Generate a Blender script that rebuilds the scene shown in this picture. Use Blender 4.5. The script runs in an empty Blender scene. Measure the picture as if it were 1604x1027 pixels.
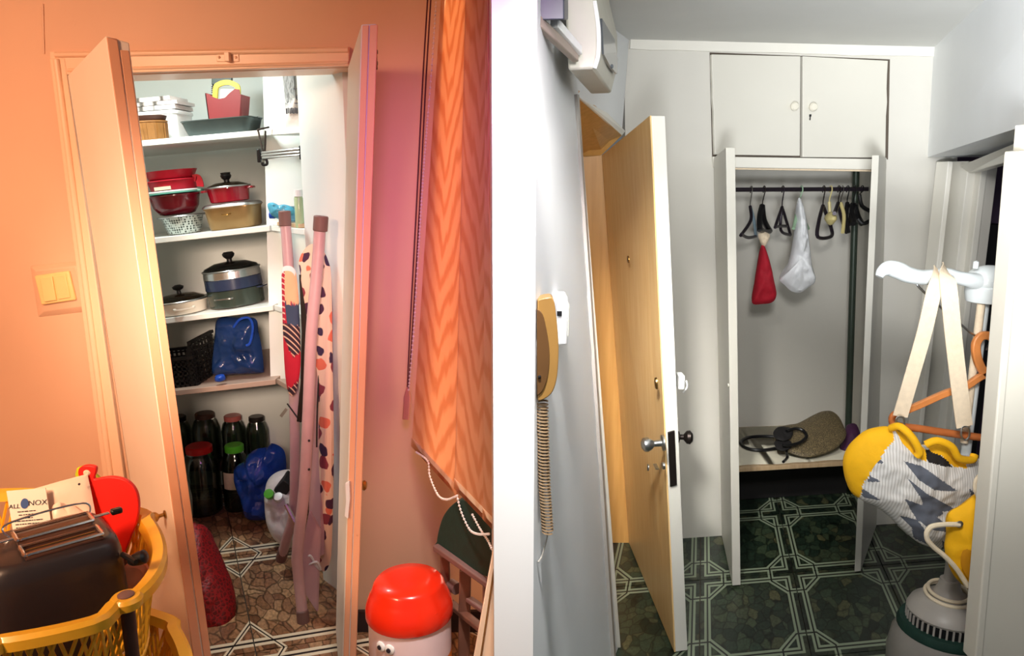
import bpy, bmesh, math, random
from mathutils import Vector, Matrix, noise
random.seed(7)
R = math.radians
V = Vector
scene = bpy.context.scene
C = scene.collection

# ------------------------------------------------------------------ camera
FPX, CX, CY, H, PHI = 1200.0, 802.0, 513.5, 1.75, R(11.45)
cam_d = bpy.data.cameras.new('camera')
cam_d.sensor_width = 36.0
cam_d.lens = FPX / 1604.0 * 36.0
cam_d.clip_start = 0.02
cam = bpy.data.objects.new('camera', cam_d)
cam.location = (0, 0, H)
cam.rotation_euler = (R(90) - PHI, 0, 0)
C.objects.link(cam)
scene.camera = cam
cP, sP = math.cos(PHI), math.sin(PHI)

# ------------------------------------------------------------------ world, lights, exposure
w = bpy.data.worlds.new('world')
scene.world = w
w.use_nodes = True
w.node_tree.nodes['Background'].inputs[0].default_value = (0.93, 0.97, 1.0, 1)
w.node_tree.nodes['Background'].inputs[1].default_value = 0.12
vs = scene.view_settings
vs.view_transform = 'Standard'
vs.look = 'None'
vs.gamma = 1.0
vs.use_curve_mapping = False
vs.exposure = 0.0


def area(name, loc, target, size, power, color, spread=180, sy=None):
    d = bpy.data.lights.new(name, 'AREA')
    d.energy = power
    d.color = color
    d.size = size
    if sy:
        d.shape = 'RECTANGLE'
        d.size_y = sy
    d.spread = R(spread)
    o = bpy.data.objects.new(name, d)
    o.location = loc
    o.rotation_euler = (V(target) - V(loc)).to_track_quat('-Z', 'Y').to_euler()
    C.objects.link(o)
    return o


area('kitchen_lamp', (-1.80, 0.55, 2.42), (-1.74, 2.7, 1.42), 0.35, 15.0, (1.0, 0.56, 0.33), 95)
area('kitchen_fill', (-0.15, -0.25, 1.98), (-1.48, 4.0, 1.00), 0.3, 2.8, (1.0, 0.74, 0.56), 22)
area('basket_fill', (-1.55, 0.35, 2.05), (-1.12, 1.62, 0.85), 0.3, 5.0, (1.0, 0.60, 0.36), 64)  # unseen lamp added to brighten the basket and toaster
area('pantry_lamp', (-1.45, 3.04, 2.36), (-1.5, 3.5, 0), 0.22, 14, (0.90, 1.0, 0.97), 180)
area('violet_fill', (-0.12, 0.95, 2.30), (-0.26, 2.7, 1.38), 0.35, 1.5, (0.84, 0.28, 0.95), 50)  # violet lamp added overhead to tint the kitchen wall; no window here
area('window_glow', (-0.088, 2.34, 1.45), (-0.60, 2.05, 1.45), 0.50, 7.5, (1.0, 0.76, 0.55), 180, 1.9)
area('hall_lamp', (0.30, 0.60, 2.15), (1.75, 3.1, 1.35), 0.3, 13, (1.0, 0.985, 0.95), 102)
area('hall_fill', (0.10, -0.4, 1.2), (1.55, 2.4, 2.15), 0.5, 13, (0.95, 0.98, 1.0), 46)
area('entry_door_fill', (0.05, 1.20, 2.25), (0.56, 2.85, 0.95), 0.15, 3.6, (1.0, 0.97, 0.90), 36)  # unseen lamp added to lift the yellow entrance door
area('pier_fill', (0.0, 1.12, 2.62), (0.0, 1.66, 0.9), 0.12, 5.5, (1.0, 0.98, 0.94), 50)  # unseen lamp added to whiten the end of the middle wall

# ------------------------------------------------------------------ picture ray helpers (design aid: a pixel and a depth give a point)


def ray(u, v):
    x, y = (u - CX) / FPX, (CY - v) / FPX
    return V((x, cP + y * sP, -sP + y * cP))


def P(u, v, Y):
    d = ray(u, v)
    return V((d.x * Y / d.y, Y, H + d.z * Y / d.y))


def F(u, v, z=0.0):
    d = ray(u, v)
    t = (z - H) / d.z
    return V((d.x * t, d.y * t, z))


def dep(p):
    return p[1] * cP + (H - p[2]) * sP


def sz(px, p):
    return px * dep(p) / FPX


# ------------------------------------------------------------------ materials
def lin(h):
    h = h.lstrip('#')
    o = []
    for i in (0, 2, 4):
        c = int(h[i:i + 2], 16) / 255.0
        o.append(c / 12.92 if c <= 0.04045 else ((c + 0.055) / 1.055) ** 2.4)
    return (*o, 1.0)


class NT:
    def __init__(s, name):
        s.m = bpy.data.materials.new(name)
        s.m.use_nodes = True
        s.t = s.m.node_tree
        s.b = s.t.nodes['Principled BSDF']

    def n(s, typ, **k):
        nd = s.t.nodes.new(typ)
        for a, b in k.items():
            setattr(nd, a, b)
        return nd

    def l(s, a, b):
        s.t.links.new(a, b)

    def math(s, op, a, b=None, clamp=False):
        nd = s.n('ShaderNodeMath', operation=op, use_clamp=clamp)
        for i, x in enumerate((a, b)):
            if x is None:
                continue
            if isinstance(x, (int, float)):
                nd.inputs[i].default_value = x
            else:
                s.l(x, nd.inputs[i])
        return nd.outputs[0]

    def ramp(s, fac, stops, const=False):
        nd = s.n('ShaderNodeValToRGB')
        cr = nd.color_ramp
        if const:
            cr.interpolation = 'CONSTANT'
        while len(cr.elements) < len(stops):
            cr.elements.new(0.5)
        for e, (p, c) in zip(cr.elements, stops):
            e.position = p
            e.color = c if len(c) == 4 else (*c, 1)
        s.l(fac, nd.inputs[0])
        return nd.outputs[0]

    def mix(s, fac, a, b, mode='MIX'):
        nd = s.n('ShaderNodeMix', data_type='RGBA', blend_type=mode)
        for i, x in ((0, fac), (6, a), (7, b)):
            if isinstance(x, (int, float)):
                nd.inputs[i].default_value = x
            elif isinstance(x, tuple):
                nd.inputs[i].default_value = x
            else:
                s.l(x, nd.inputs[i])
        return nd.outputs[2]

    def obj(s):
        return s.n('ShaderNodeTexCoord').outputs['Object']

    def uv(s):
        return s.n('ShaderNodeTexCoord').outputs['UV']

    def noise(s, scale, detail=3, co=None, rough=0.5):
        nd = s.n('ShaderNodeTexNoise')
        nd.inputs['Scale'].default_value = scale
        nd.inputs['Detail'].default_value = detail
        nd.inputs['Roughness'].default_value = rough
        s.l(co if co is not None else s.obj(), nd.inputs['Vector'])
        return nd.outputs[0]

    def bump(s, hgt, strength, dist=0.01):
        nd = s.n('ShaderNodeBump')
        nd.inputs['Strength'].default_value = strength
        nd.inputs['Distance'].default_value = dist
        s.l(hgt, nd.inputs['Height'])
        s.l(nd.outputs[0], s.b.inputs['Normal'])


def mat(name, col, rough=0.5, metal=0.0, var=0.08, scale=14, bump=0.0, coat=0.0, trans=0.0, alpha=1.0, ior=1.45):
    t = NT(name)
    c = lin(col)
    n = t.noise(scale)
    lo = tuple(max(0, x * (1 - var)) for x in c[:3])
    hi = tuple(min(1, x * (1 + var)) for x in c[:3])
    t.l(t.ramp(n, [(0.3, lo), (0.7, hi)]), t.b.inputs['Base Color'])
    t.b.inputs['Roughness'].default_value = rough
    t.b.inputs['Metallic'].default_value = metal
    t.b.inputs['Coat Weight'].default_value = coat
    t.b.inputs['Transmission Weight'].default_value = trans
    t.b.inputs['Alpha'].default_value = alpha
    t.b.inputs['IOR'].default_value = ior
    if bump:
        t.bump(t.noise(scale * 6), bump, 0.004)
    return t.m


def paint(name, col, dirt=None, amount=0.35, bump=0.12, rough=0.55):
    """brushed oil paint or limewash: slow tint drift, small chips and a wavy skin"""
    t = NT(name)
    c = lin(col)
    a = t.noise(1.7, 4)
    base = t.ramp(a, [(0.3, tuple(x * 0.95 for x in c[:3])), (0.72, tuple(min(1, x * 1.04) for x in c[:3]))])
    if dirt:
        chip = t.ramp(t.noise(9, 8, rough=0.75), [(0.66, (0, 0, 0)), (0.74, (1, 1, 1))])
        base = t.mix(t.math('MULTIPLY', chip, amount), base, lin(dirt))
    t.l(base, t.b.inputs['Base Color'])
    t.b.inputs['Roughness'].default_value = rough
    t.bump(t.noise(24, 4), bump, 0.0012)
    return t.m


M = {}
M['wall_peach'] = paint('peach_wall_paint', '#e3b898', '#b98a72', 0.10, 0.25)
M['trim_peach'] = paint('peach_oil_paint', '#f6cfae', '#a8604a', 0.30, 0.10, 0.35)
M['door_cream'] = paint('cream_oil_paint', '#fff3e2', '#e0b490', 0.15, 0.06, 0.4)
M['door_edge'] = paint('chipped_orange_edge_paint', '#eeb08a', '#b4553a', 0.5, 0.3, 0.45)
M['pantry_white'] = paint('pantry_whitewash', '#e9efec', '#b9b3a8', 0.12, 0.15)
M['shelf_white'] = paint('shelf_white_paint', '#e8ebe6', '#8d8378', 0.3, 0.1, 0.45)
M['hall_white'] = paint('hall_white_dimmed', '#d6d3cb', '#c8c4ba', 0.15, 0.12, 0.55)  # hall white toned down, the back wall's lower light put into the colour
M['hall_left'] = paint('hall_white_lit', '#eceff2', '#d5d5d5', 0.12, 0.08, 0.5)  # same hall white, kept brighter and cooler for the better lit walls
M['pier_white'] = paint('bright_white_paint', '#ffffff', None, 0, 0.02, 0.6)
M['ceiling'] = paint('ceiling_limewash', '#dcdcd8', '#bdbdb8', 0.2, 0.1, 0.8)
M['hall_trim'] = paint('hall_trim_gloss_paint', '#e6e3da', '#b7ab98', 0.4, 0.1, 0.3)
M['hall_door'] = paint('closet_door_paint', '#d8d5cb', '#cfc8b8', 0.2, 0.06, 0.4)
M['near_jamb'] = paint('near_jamb_shaded', '#d3cec1', '#a49c8b', 0.2, 0.08, 0.45)  # white hall paint darkened, the jamb's shade put into its colour
M['shelf_shaded'] = paint('worn_shaded_shelf_paint', '#b59c8c', '#6d5648', 0.4, 0.1, 0.5)  # chipped shelf paint turned brown, carrying the lowest shelf's shade in its colour
M['groove'] = mat('dark_gap', '#5b5148', 0.9)
M['yellow_wood'] = None
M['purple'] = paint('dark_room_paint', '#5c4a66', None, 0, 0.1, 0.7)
M['black'] = mat('black_plastic', '#151517', 0.35, var=0.1)
M['black_matte'] = mat('black_matte', '#1d1b1c', 0.7)
M['white_plastic'] = mat('white_plastic', '#eeefee', 0.3, var=0.02)
M['cream_plastic'] = mat('cream_plastic', '#f3cf8e', 0.35, var=0.03)
M['chrome'] = mat('chrome', '#d9dadb', 0.18, 1.0, 0.03)
M['steel'] = mat('brushed_steel', '#b9bbbb', 0.32, 1.0, 0.06)
M['brass'] = mat('old_brass', '#a8834a', 0.3, 1.0, 0.15)
M['iron'] = mat('dark_iron', '#3a3330', 0.4, 0.8, 0.15)
M['red_plastic'] = mat('red_plastic', '#b81b31', 0.35, var=0.04)
M['deep_red'] = mat('deep_red_enamel', '#8d0f22', 0.15, var=0.05, coat=0.6)
M['wine'] = mat('wine_bowl', '#6e0d1e', 0.2, var=0.05, coat=0.3)
M['teal'] = mat('teal_plastic', '#5fa595', 0.35, var=0.04)
M['gold_tin'] = mat('gold_brown_tin', '#8c7249', 0.35, 0.45, 0.1)
M['pan_grey'] = mat('roasting_pan_grey', '#414b4a', 0.4, 0.35, 0.08)
M['navy'] = mat('navy_enamel', '#25304a', 0.18, var=0.06, coat=0.4)
M['dark_green_pot'] = mat('dark_green_enamel', '#2f3a33', 0.2, var=0.08, coat=0.4)
M['enamel'] = mat('cream_enamel', '#ebe3d3', 0.2, var=0.03, coat=0.4)
M['tan_wood'] = mat('tan_basket_wood', '#85592b', 0.5, var=0.15, scale=30, bump=0.2)
M['dark_brown'] = mat('dark_brown', '#43281f', 0.5, var=0.1)
M['scoop_red'] = mat('brick_red_plastic', '#8c2a2e', 0.45, var=0.04)
M['yellow'] = mat('yellow_plastic', '#e9d447', 0.4, var=0.04)
M['grey_plastic'] = mat('grey_plastic', '#8d9496', 0.4, var=0.04)
M['blue_bag'] = mat('dark_blue_film', '#17305f', 0.22, var=0.25, scale=8, bump=0.5)
M['blue_bag2'] = mat('bright_blue_film', '#1f49ae', 0.2, var=0.3, scale=9, bump=0.6)
M['white_bag'] = mat('milky_film_bag', '#dcd7d4', 0.35, var=0.08, scale=9, bump=0.5)
M['red_net'] = None
M['green_cap'] = mat('green_lid', '#4fae2a', 0.35, var=0.06)
M['red_lid'] = mat('red_lid', '#c9231f', 0.35, var=0.06)
M['pink_lid'] = mat('pink_lid', '#a85a55', 0.4, var=0.06)
M['rail'] = mat('pink_grey_tube_paint', '#c9a3a6', 0.35, var=0.05)
M['cap_brown'] = mat('brown_rubber', '#7b5c57', 0.6, var=0.06)
M['toaster'] = mat('toaster_black', '#2a2426', 0.38, var=0.06, coat=0.15)
M['basket'] = mat('yellow_basket_plastic', '#eeb52f', 0.35, var=0.05, coat=0.2)
M['board_red'] = mat('red_board_plastic', '#e31d12', 0.4, var=0.04)
M['bag_clear'] = mat('frosted_bag', '#f0d7c2', 0.3, var=0.06, scale=6, bump=0.3)
M['label'] = mat('paper_label', '#f3e6d6', 0.6, var=0.03)
M['ink'] = mat('ink', '#2b2530', 0.6)
M['blue_ink'] = mat('blue_ink', '#2b4f8c', 0.6)
M['bin_red'] = mat('red_bin_lid', '#e52a10', 0.25, var=0.04, coat=0.3)
M['bin_body'] = mat('pale_bin_body', '#e6cfd2', 0.35, var=0.03)
M['bin_orange'] = mat('orange_bin_belly', '#e07a28', 0.35, var=0.04)
M['chair_green'] = mat('dark_green_cover', '#14352c', 0.7, var=0.15, scale=40, bump=0.2)
M['chair_wood'] = mat('brown_chair_wood', '#6b4436', 0.45, var=0.15, scale=20)
M['dark_base'] = mat('dark_baseboard', '#2c1d1f', 0.5, var=0.1)
M['phone'] = mat('tan_phone_plastic', '#96713c', 0.35, var=0.05)
M['phone_dark'] = mat('brown_phone_plastic', '#5e4124', 0.4, var=0.06)
M['cord'] = mat('tan_cord', '#8d7458', 0.55, var=0.1)
M['beige_box'] = mat('meter_box_beige', '#c2bfb2', 0.45, var=0.04)
M['lens'] = mat('grey_meter_window', '#5b6067', 0.2, var=0.05, coat=0.4)
M['meter_dark'] = mat('slate_box', '#3c404b', 0.4, var=0.08)
M['brown_rail'] = mat('brown_conduit', '#a29488', 0.5, var=0.06)
M['rod'] = mat('dark_rod', '#2e2730', 0.35, 0.4, 0.1)
M['green_pole'] = mat('dark_green_pole', '#39443a', 0.4, 0.2, 0.1)
M['cloth_red'] = mat('red_cloth', '#b3142a', 0.75, var=0.12, scale=25, bump=0.3)
M['film_white'] = mat('white_carrier_film', '#e4e6ea', 0.35, var=0.06, scale=10, bump=0.5)
M['hanger_cream'] = mat('cream_hanger', '#d8c98c', 0.4, var=0.05)
M['hanger_blue'] = mat('pale_blue_hanger', '#8fa6b4', 0.4, var=0.05)
M['hanger_green'] = mat('pale_green_hanger', '#9fc0a0', 0.4, var=0.05)
M['paper'] = mat('cream_shelf_paper', '#efe8d2', 0.7, var=0.05)
M['woven'] = None
M['purple_bag'] = mat('purple_bag', '#4a2348', 0.6, var=0.15)
M['steamer'] = mat('steamer_white', '#dfe6e8', 0.25, var=0.03, coat=0.3)
M['steamer_grey'] = mat('steamer_grey', '#a9a39c', 0.4, var=0.04)
M['steamer_tank'] = mat('tank_grey', '#8f8a84', 0.3, var=0.06)
M['strap'] = mat('cream_webbing', '#e6d3b8', 0.8, var=0.06, scale=60, bump=0.3)
M['hanger_wood'] = mat('orange_hanger_wood', '#d9884a', 0.35, var=0.12, scale=18, coat=0.2)
M['bag_yellow'] = mat('yellow_felt', '#f5b70c', 0.8, var=0.05, scale=30, bump=0.15)
M['bag_white'] = None
M['bag_grey'] = mat('slate_print', '#5f6470', 0.85, var=0.1, scale=40)
M['rope'] = mat('cream_rope', '#e9d9bd', 0.8, var=0.08, scale=50)
M['ivory_knob'] = mat('ivory_knob', '#e4dfd0', 0.3, var=0.04)
M['bead'] = mat('bead_white', '#efe3dc', 0.35, var=0.03)
M['cord_dark'] = mat('dark_red_cord', '#5a2733', 0.7, var=0.1)
M['toggle'] = mat('toggle_wood', '#c98a76', 0.5, var=0.08)


def glass(name, col, rough=0.03, mixw=0.75):
    t = NT(name)
    g = t.n('ShaderNodeBsdfGlossy')
    g.inputs['Roughness'].default_value = rough + 0.03
    tr = t.n('ShaderNodeBsdfTransparent')
    tr.inputs[0].default_value = lin(col)
    lw = t.n('ShaderNodeLayerWeight')
    lw.inputs[0].default_value = 0.35
    nz = t.noise(11)
    mx = t.n('ShaderNodeMixShader')
    t.l(t.math('ADD', t.math('MULTIPLY', lw.outputs['Fresnel'], mixw), t.math('MULTIPLY', nz, 0.06)), mx.inputs[0])
    t.l(tr.outputs[0], mx.inputs[1])
    t.l(g.outputs[0], mx.inputs[2])
    t.l(mx.outputs[0], t.t.nodes['Material Output'].inputs[0])
    return t.m


M['glass_lid'] = glass('smoked_glass_lid', '#b8a894')
M['glass_dark'] = glass('dark_glass_lid', '#6e5f57')
M['jar'] = glass('jar_glass', '#cdd3cc', mixw=0.6)
M['clear_film'] = glass('clear_bottle', '#a9cfe0', mixw=0.6)


def wood(name, c1, c2, scale=3.0, rough=0.4):
    t = NT(name)
    mp = t.n('ShaderNodeMapping')
    mp.inputs['Scale'].default_value = (14, 14, 1.0)
    t.l(t.obj(), mp.inputs[0])
    n = t.noise(scale, 5, mp.outputs[0])
    t.l(t.ramp(n, [(0.3, lin(c1)), (0.7, lin(c2))]), t.b.inputs['Base Color'])
    t.b.inputs['Roughness'].default_value = rough
    t.b.inputs['Coat Weight'].default_value = 0.2
    return t.m


M['yellow_wood'] = wood('yellow_varnished_wood', '#ecc07c', '#f5cf92')
M['brown_wood'] = wood('orange_brown_wood', '#cf9a52', '#dfab64')  # orange-brown wood of the entrance recess
M['shelf_wood'] = wood('raw_shelf_board', '#b89a76', '#cbb08c')


def net(name, col, dark, scale, tp=0.0):
    t = NT(name)
    vo = t.n('ShaderNodeTexVoronoi', feature='DISTANCE_TO_EDGE')
    vo.inputs['Scale'].default_value = scale
    t.l(t.obj(), vo.inputs['Vector'])
    e = t.ramp(vo.outputs['Distance'], [(0.04, lin(col)), (0.16, lin(dark))])
    t.l(e, t.b.inputs['Base Color'])
    t.b.inputs['Roughness'].default_value = 0.5
    t.bump(vo.outputs['Distance'], 0.7, 0.004)
    return t.m


M['red_net'] = net('red_net_film', '#a80d18', '#720811', 60)
M['woven'] = net('woven_straw', '#8c7b58', '#4d4230', 130)


def tile_mat(name, stones, strip, dark, vert=True):
    """glazed tile: river-pebble print with pale strips along the edges and an octagon at every corner"""
    t = NT(name)
    sep = t.n('ShaderNodeSeparateXYZ')
    t.l(t.uv(), sep.inputs[0])
    u, v = sep.outputs[0], sep.outputs[1]
    du = t.math('MINIMUM', u, t.math('SUBTRACT', 1.0, u))
    dv = t.math('MINIMUM', v, t.math('SUBTRACT', 1.0, v))
    band = t.math('MINIMUM', du, dv) if vert else dv
    octo = t.math('MAXIMUM', t.math('MAXIMUM', du, dv), t.math('MULTIPLY', t.math('ADD', du, dv), 0.72 if vert else 1.0))
    z, o1 = (0, 0, 0), (1, 1, 1)

    def tri(x, a, wd, s):
        light = t.ramp(x, [(0, z), (a, o1), (a + wd, z), (a + wd + s, o1), (a + 2 * wd + s, z)], True)
        drk = t.ramp(x, [(0, z), (a + wd, o1), (a + wd + s, z)], True)
        return light, drk
    l1, d1 = tri(band, 0.04, 0.024, 0.016)
    l2, d2 = tri(octo, 0.215, 0.022, 0.016)
    ob = t.n('ShaderNodeObjectInfo')
    va = t.n('ShaderNodeVectorMath', operation='SCALE')
    t.l(t.uv(), va.inputs[0])
    va.inputs['Scale'].default_value = 1.0
    vb = t.n('ShaderNodeVectorMath', operation='ADD')
    t.l(va.outputs[0], vb.inputs[0])
    cb = t.n('ShaderNodeCombineXYZ')
    t.l(t.math('MULTIPLY', ob.outputs['Random'], 40.0), cb.inputs[2])
    t.l(cb.outputs[0], vb.inputs[1])
    warp = t.n('ShaderNodeTexNoise')
    warp.inputs['Scale'].default_value = 6
    t.l(vb.outputs[0], warp.inputs['Vector'])
    vc = t.n('ShaderNodeVectorMath', operation='MULTIPLY_ADD')
    t.l(warp.outputs['Color'], vc.inputs[0])
    vc.inputs[1].default_value = (0.12, 0.12, 0.0)
    t.l(vb.outputs[0], vc.inputs[2])
    vo = t.n('ShaderNodeTexVoronoi')
    vo.inputs['Scale'].default_value = 10
    t.l(vc.outputs[0], vo.inputs['Vector'])
    ve = t.n('ShaderNodeTexVoronoi', feature='DISTANCE_TO_EDGE')
    ve.inputs['Scale'].default_value = 10
    t.l(vc.outputs[0], ve.inputs['Vector'])
    sc = t.n('ShaderNodeSeparateColor')
    t.l(vo.outputs['Color'], sc.inputs[0])
    st = t.ramp(sc.outputs[0], [(i / max(1, len(stones) - 1), lin(c)) for i, c in enumerate(stones)])
    edge = t.ramp(ve.outputs['Distance'], [(0.0, (0.25, 0.25, 0.25)), (0.09, (1, 1, 1))])
    fine = t.ramp(t.noise(40, 5, vb.outputs[0]), [(0.3, (0.6, 0.6, 0.6)), (0.7, (1.15, 1.15, 1.15))])
    col = t.mix(1.0, t.mix(1.0, st, edge, 'MULTIPLY'), fine, 'MULTIPLY')
    if vert:
        inb = t.ramp(band, [(0, o1), (0.12, z)], True)
        col = t.mix(t.math('MULTIPLY', inb, 0.45), col, lin(dark))
    D = t.math('MAXIMUM', d1, d2)
    L = t.math('MULTIPLY', t.math('MAXIMUM', l1, l2), t.math('SUBTRACT', 1.0, D))
    col = t.mix(D, col, lin(dark))
    col = t.mix(t.math('MULTIPLY', L, 0.9), col, lin(strip))
    t.l(col, t.b.inputs['Base Color'])
    t.b.inputs['Roughness'].default_value = 0.3
    return t.m


M['tile_green'] = tile_mat('green_pebble_tile', ['#18241c', '#2c3d30', '#213127', '#46523c', '#304335', '#5c5c40'], '#93a188', '#0c110f')
M['tile_brown'] = tile_mat('brown_pebble_tile', ['#7a5238', '#b58660', '#9a6b4e', '#d0a67c', '#8f6248', '#bf9670'], '#efe0c4', '#1f1716', vert=False)


def blind_mat():
    t = NT('blind_flame_weave')
    mp = t.n('ShaderNodeMapping')
    t.l(t.uv(), mp.inputs[0])
    mp.inputs['Scale'].default_value = (1.0, 1.0, 1.0)
    sep = t.n('ShaderNodeSeparateXYZ')
    t.l(mp.outputs[0], sep.inputs[0])
    u, v = sep.outputs[0], sep.outputs[1]
    zig = t.math('PINGPONG', t.math('MULTIPLY', u, 2.0), 1.0)
    nz = t.noise(4.0, 4, mp.outputs[0])
    ph = t.math('ADD', t.math('MULTIPLY', v, 11.0), t.math('ADD', t.math('MULTIPLY', zig, 1.9), t.math('MULTIPLY', nz, 1.6)))
    wv = t.math('PINGPONG', ph, 0.5)
    c = t.ramp(wv, [(0.20, lin('#f6cba2')), (0.40, lin('#eab384'))])
    t.b.inputs['Roughness'].default_value = 0.8
    t.l(c, t.b.inputs['Base Color'])
    tl = t.n('ShaderNodeBsdfTranslucent')
    t.l(c, tl.inputs[0])
    mx = t.n('ShaderNodeMixShader')
    mx.inputs[0].default_value = 0.45
    t.l(t.b.outputs[0], mx.inputs[1])
    t.l(tl.outputs[0], mx.inputs[2])
    t.l(mx.outputs[0], t.t.nodes['Material Output'].inputs[0])
    return t.m


M['blind'] = blind_mat()


def floral():
    t = NT('floral_board_cover')
    vo = t.n('ShaderNodeTexVoronoi')
    vo.inputs['Scale'].default_value = 17
    nz = t.n('ShaderNodeTexNoise')
    nz.inputs['Scale'].default_value = 14
    t.l(t.obj(), nz.inputs['Vector'])
    va = t.n('ShaderNodeVectorMath', operation='MULTIPLY_ADD')
    t.l(nz.outputs['Color'], va.inputs[0])
    va.inputs[1].default_value = (0.05, 0.05, 0.05)
    t.l(t.obj(), va.inputs[2])
    t.l(va.outputs[0], vo.inputs['Vector'])
    sc = t.n('ShaderNodeSeparateColor')
    t.l(vo.outputs['Color'], sc.inputs[0])
    leafc = t.ramp(sc.outputs[0], [(0, lin('#4a2340')), (0.4, lin('#8a3a48')), (0.62, lin('#3c2a4a')), (0.75, lin('#e7785c')), (1, lin('#f0b08e'))], True)
    msk = t.ramp(vo.outputs['Distance'], [(0.43, (1, 1, 1)), (0.47, (0, 0, 0))])
    t.l(t.mix(msk, lin('#f3d3b8'), leafc), t.b.inputs['Base Color'])
    t.b.inputs['Roughness'].default_value = 0.85
    return t.m


M['floral'] = floral()


def ribbed():
    t = NT('ribbed_white_fabric')
    wv = t.n('ShaderNodeTexWave')
    wv.bands_direction = 'X'
    wv.inputs['Scale'].default_value = 38
    t.l(t.obj(), wv.inputs['Vector'])
    t.l(t.ramp(wv.outputs['Color'], [(0.2, lin('#c9c6c2')), (0.7, lin('#e6e4e1'))]), t.b.inputs['Base Color'])
    t.b.inputs['Roughness'].default_value = 0.85
    return t.m


M['bag_white'] = ribbed()


def hatch(name, base, line, scale):
    t = NT(name)
    wv = t.n('ShaderNodeTexWave')
    wv.bands_direction = 'DIAGONAL'
    wv.inputs['Scale'].default_value = scale
    t.l(t.obj(), wv.inputs['Vector'])
    t.l(t.ramp(wv.outputs['Color'], [(0.78, lin(base)), (0.86, lin(line))]), t.b.inputs['Base Color'])
    t.b.inputs['Roughness'].default_value = 0.85
    return t.m


M['hatch_red'] = hatch('red_hatched_cloth', '#b3203a', '#e9c0b0', 26)
M['hatch_navy'] = hatch('navy_hatched_cloth', '#35202e', '#e0b89c', 26)
M['cloth_peach'] = mat('peach_cloth', '#eab68c', 0.85, var=0.05)
M['cloth_white'] = mat('white_cloth', '#e6dedb', 0.85, var=0.05)
M['cloth_navy'] = mat('navy_cloth', '#3d4a63', 0.85, var=0.08)
M['cloth_crimson'] = mat('crimson_cloth', '#c21f35', 0.85, var=0.06)


def mesh_basket():
    t = NT('perforated_steel')
    vo = t.n('ShaderNodeTexVoronoi')
    vo.inputs['Scale'].default_value = 95
    vo.inputs['Randomness'].default_value = 0.0
    t.l(t.obj(), vo.inputs['Vector'])
    t.l(t.ramp(vo.outputs['Distance'], [(0.36, lin('#39423f')), (0.44, lin('#c3ccc8'))]), t.b.inputs['Base Color'])
    t.b.inputs['Metallic'].default_value = 0.5
    t.b.inputs['Roughness'].default_value = 0.35
    return t.m


M['perforated'] = mesh_basket()


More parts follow.
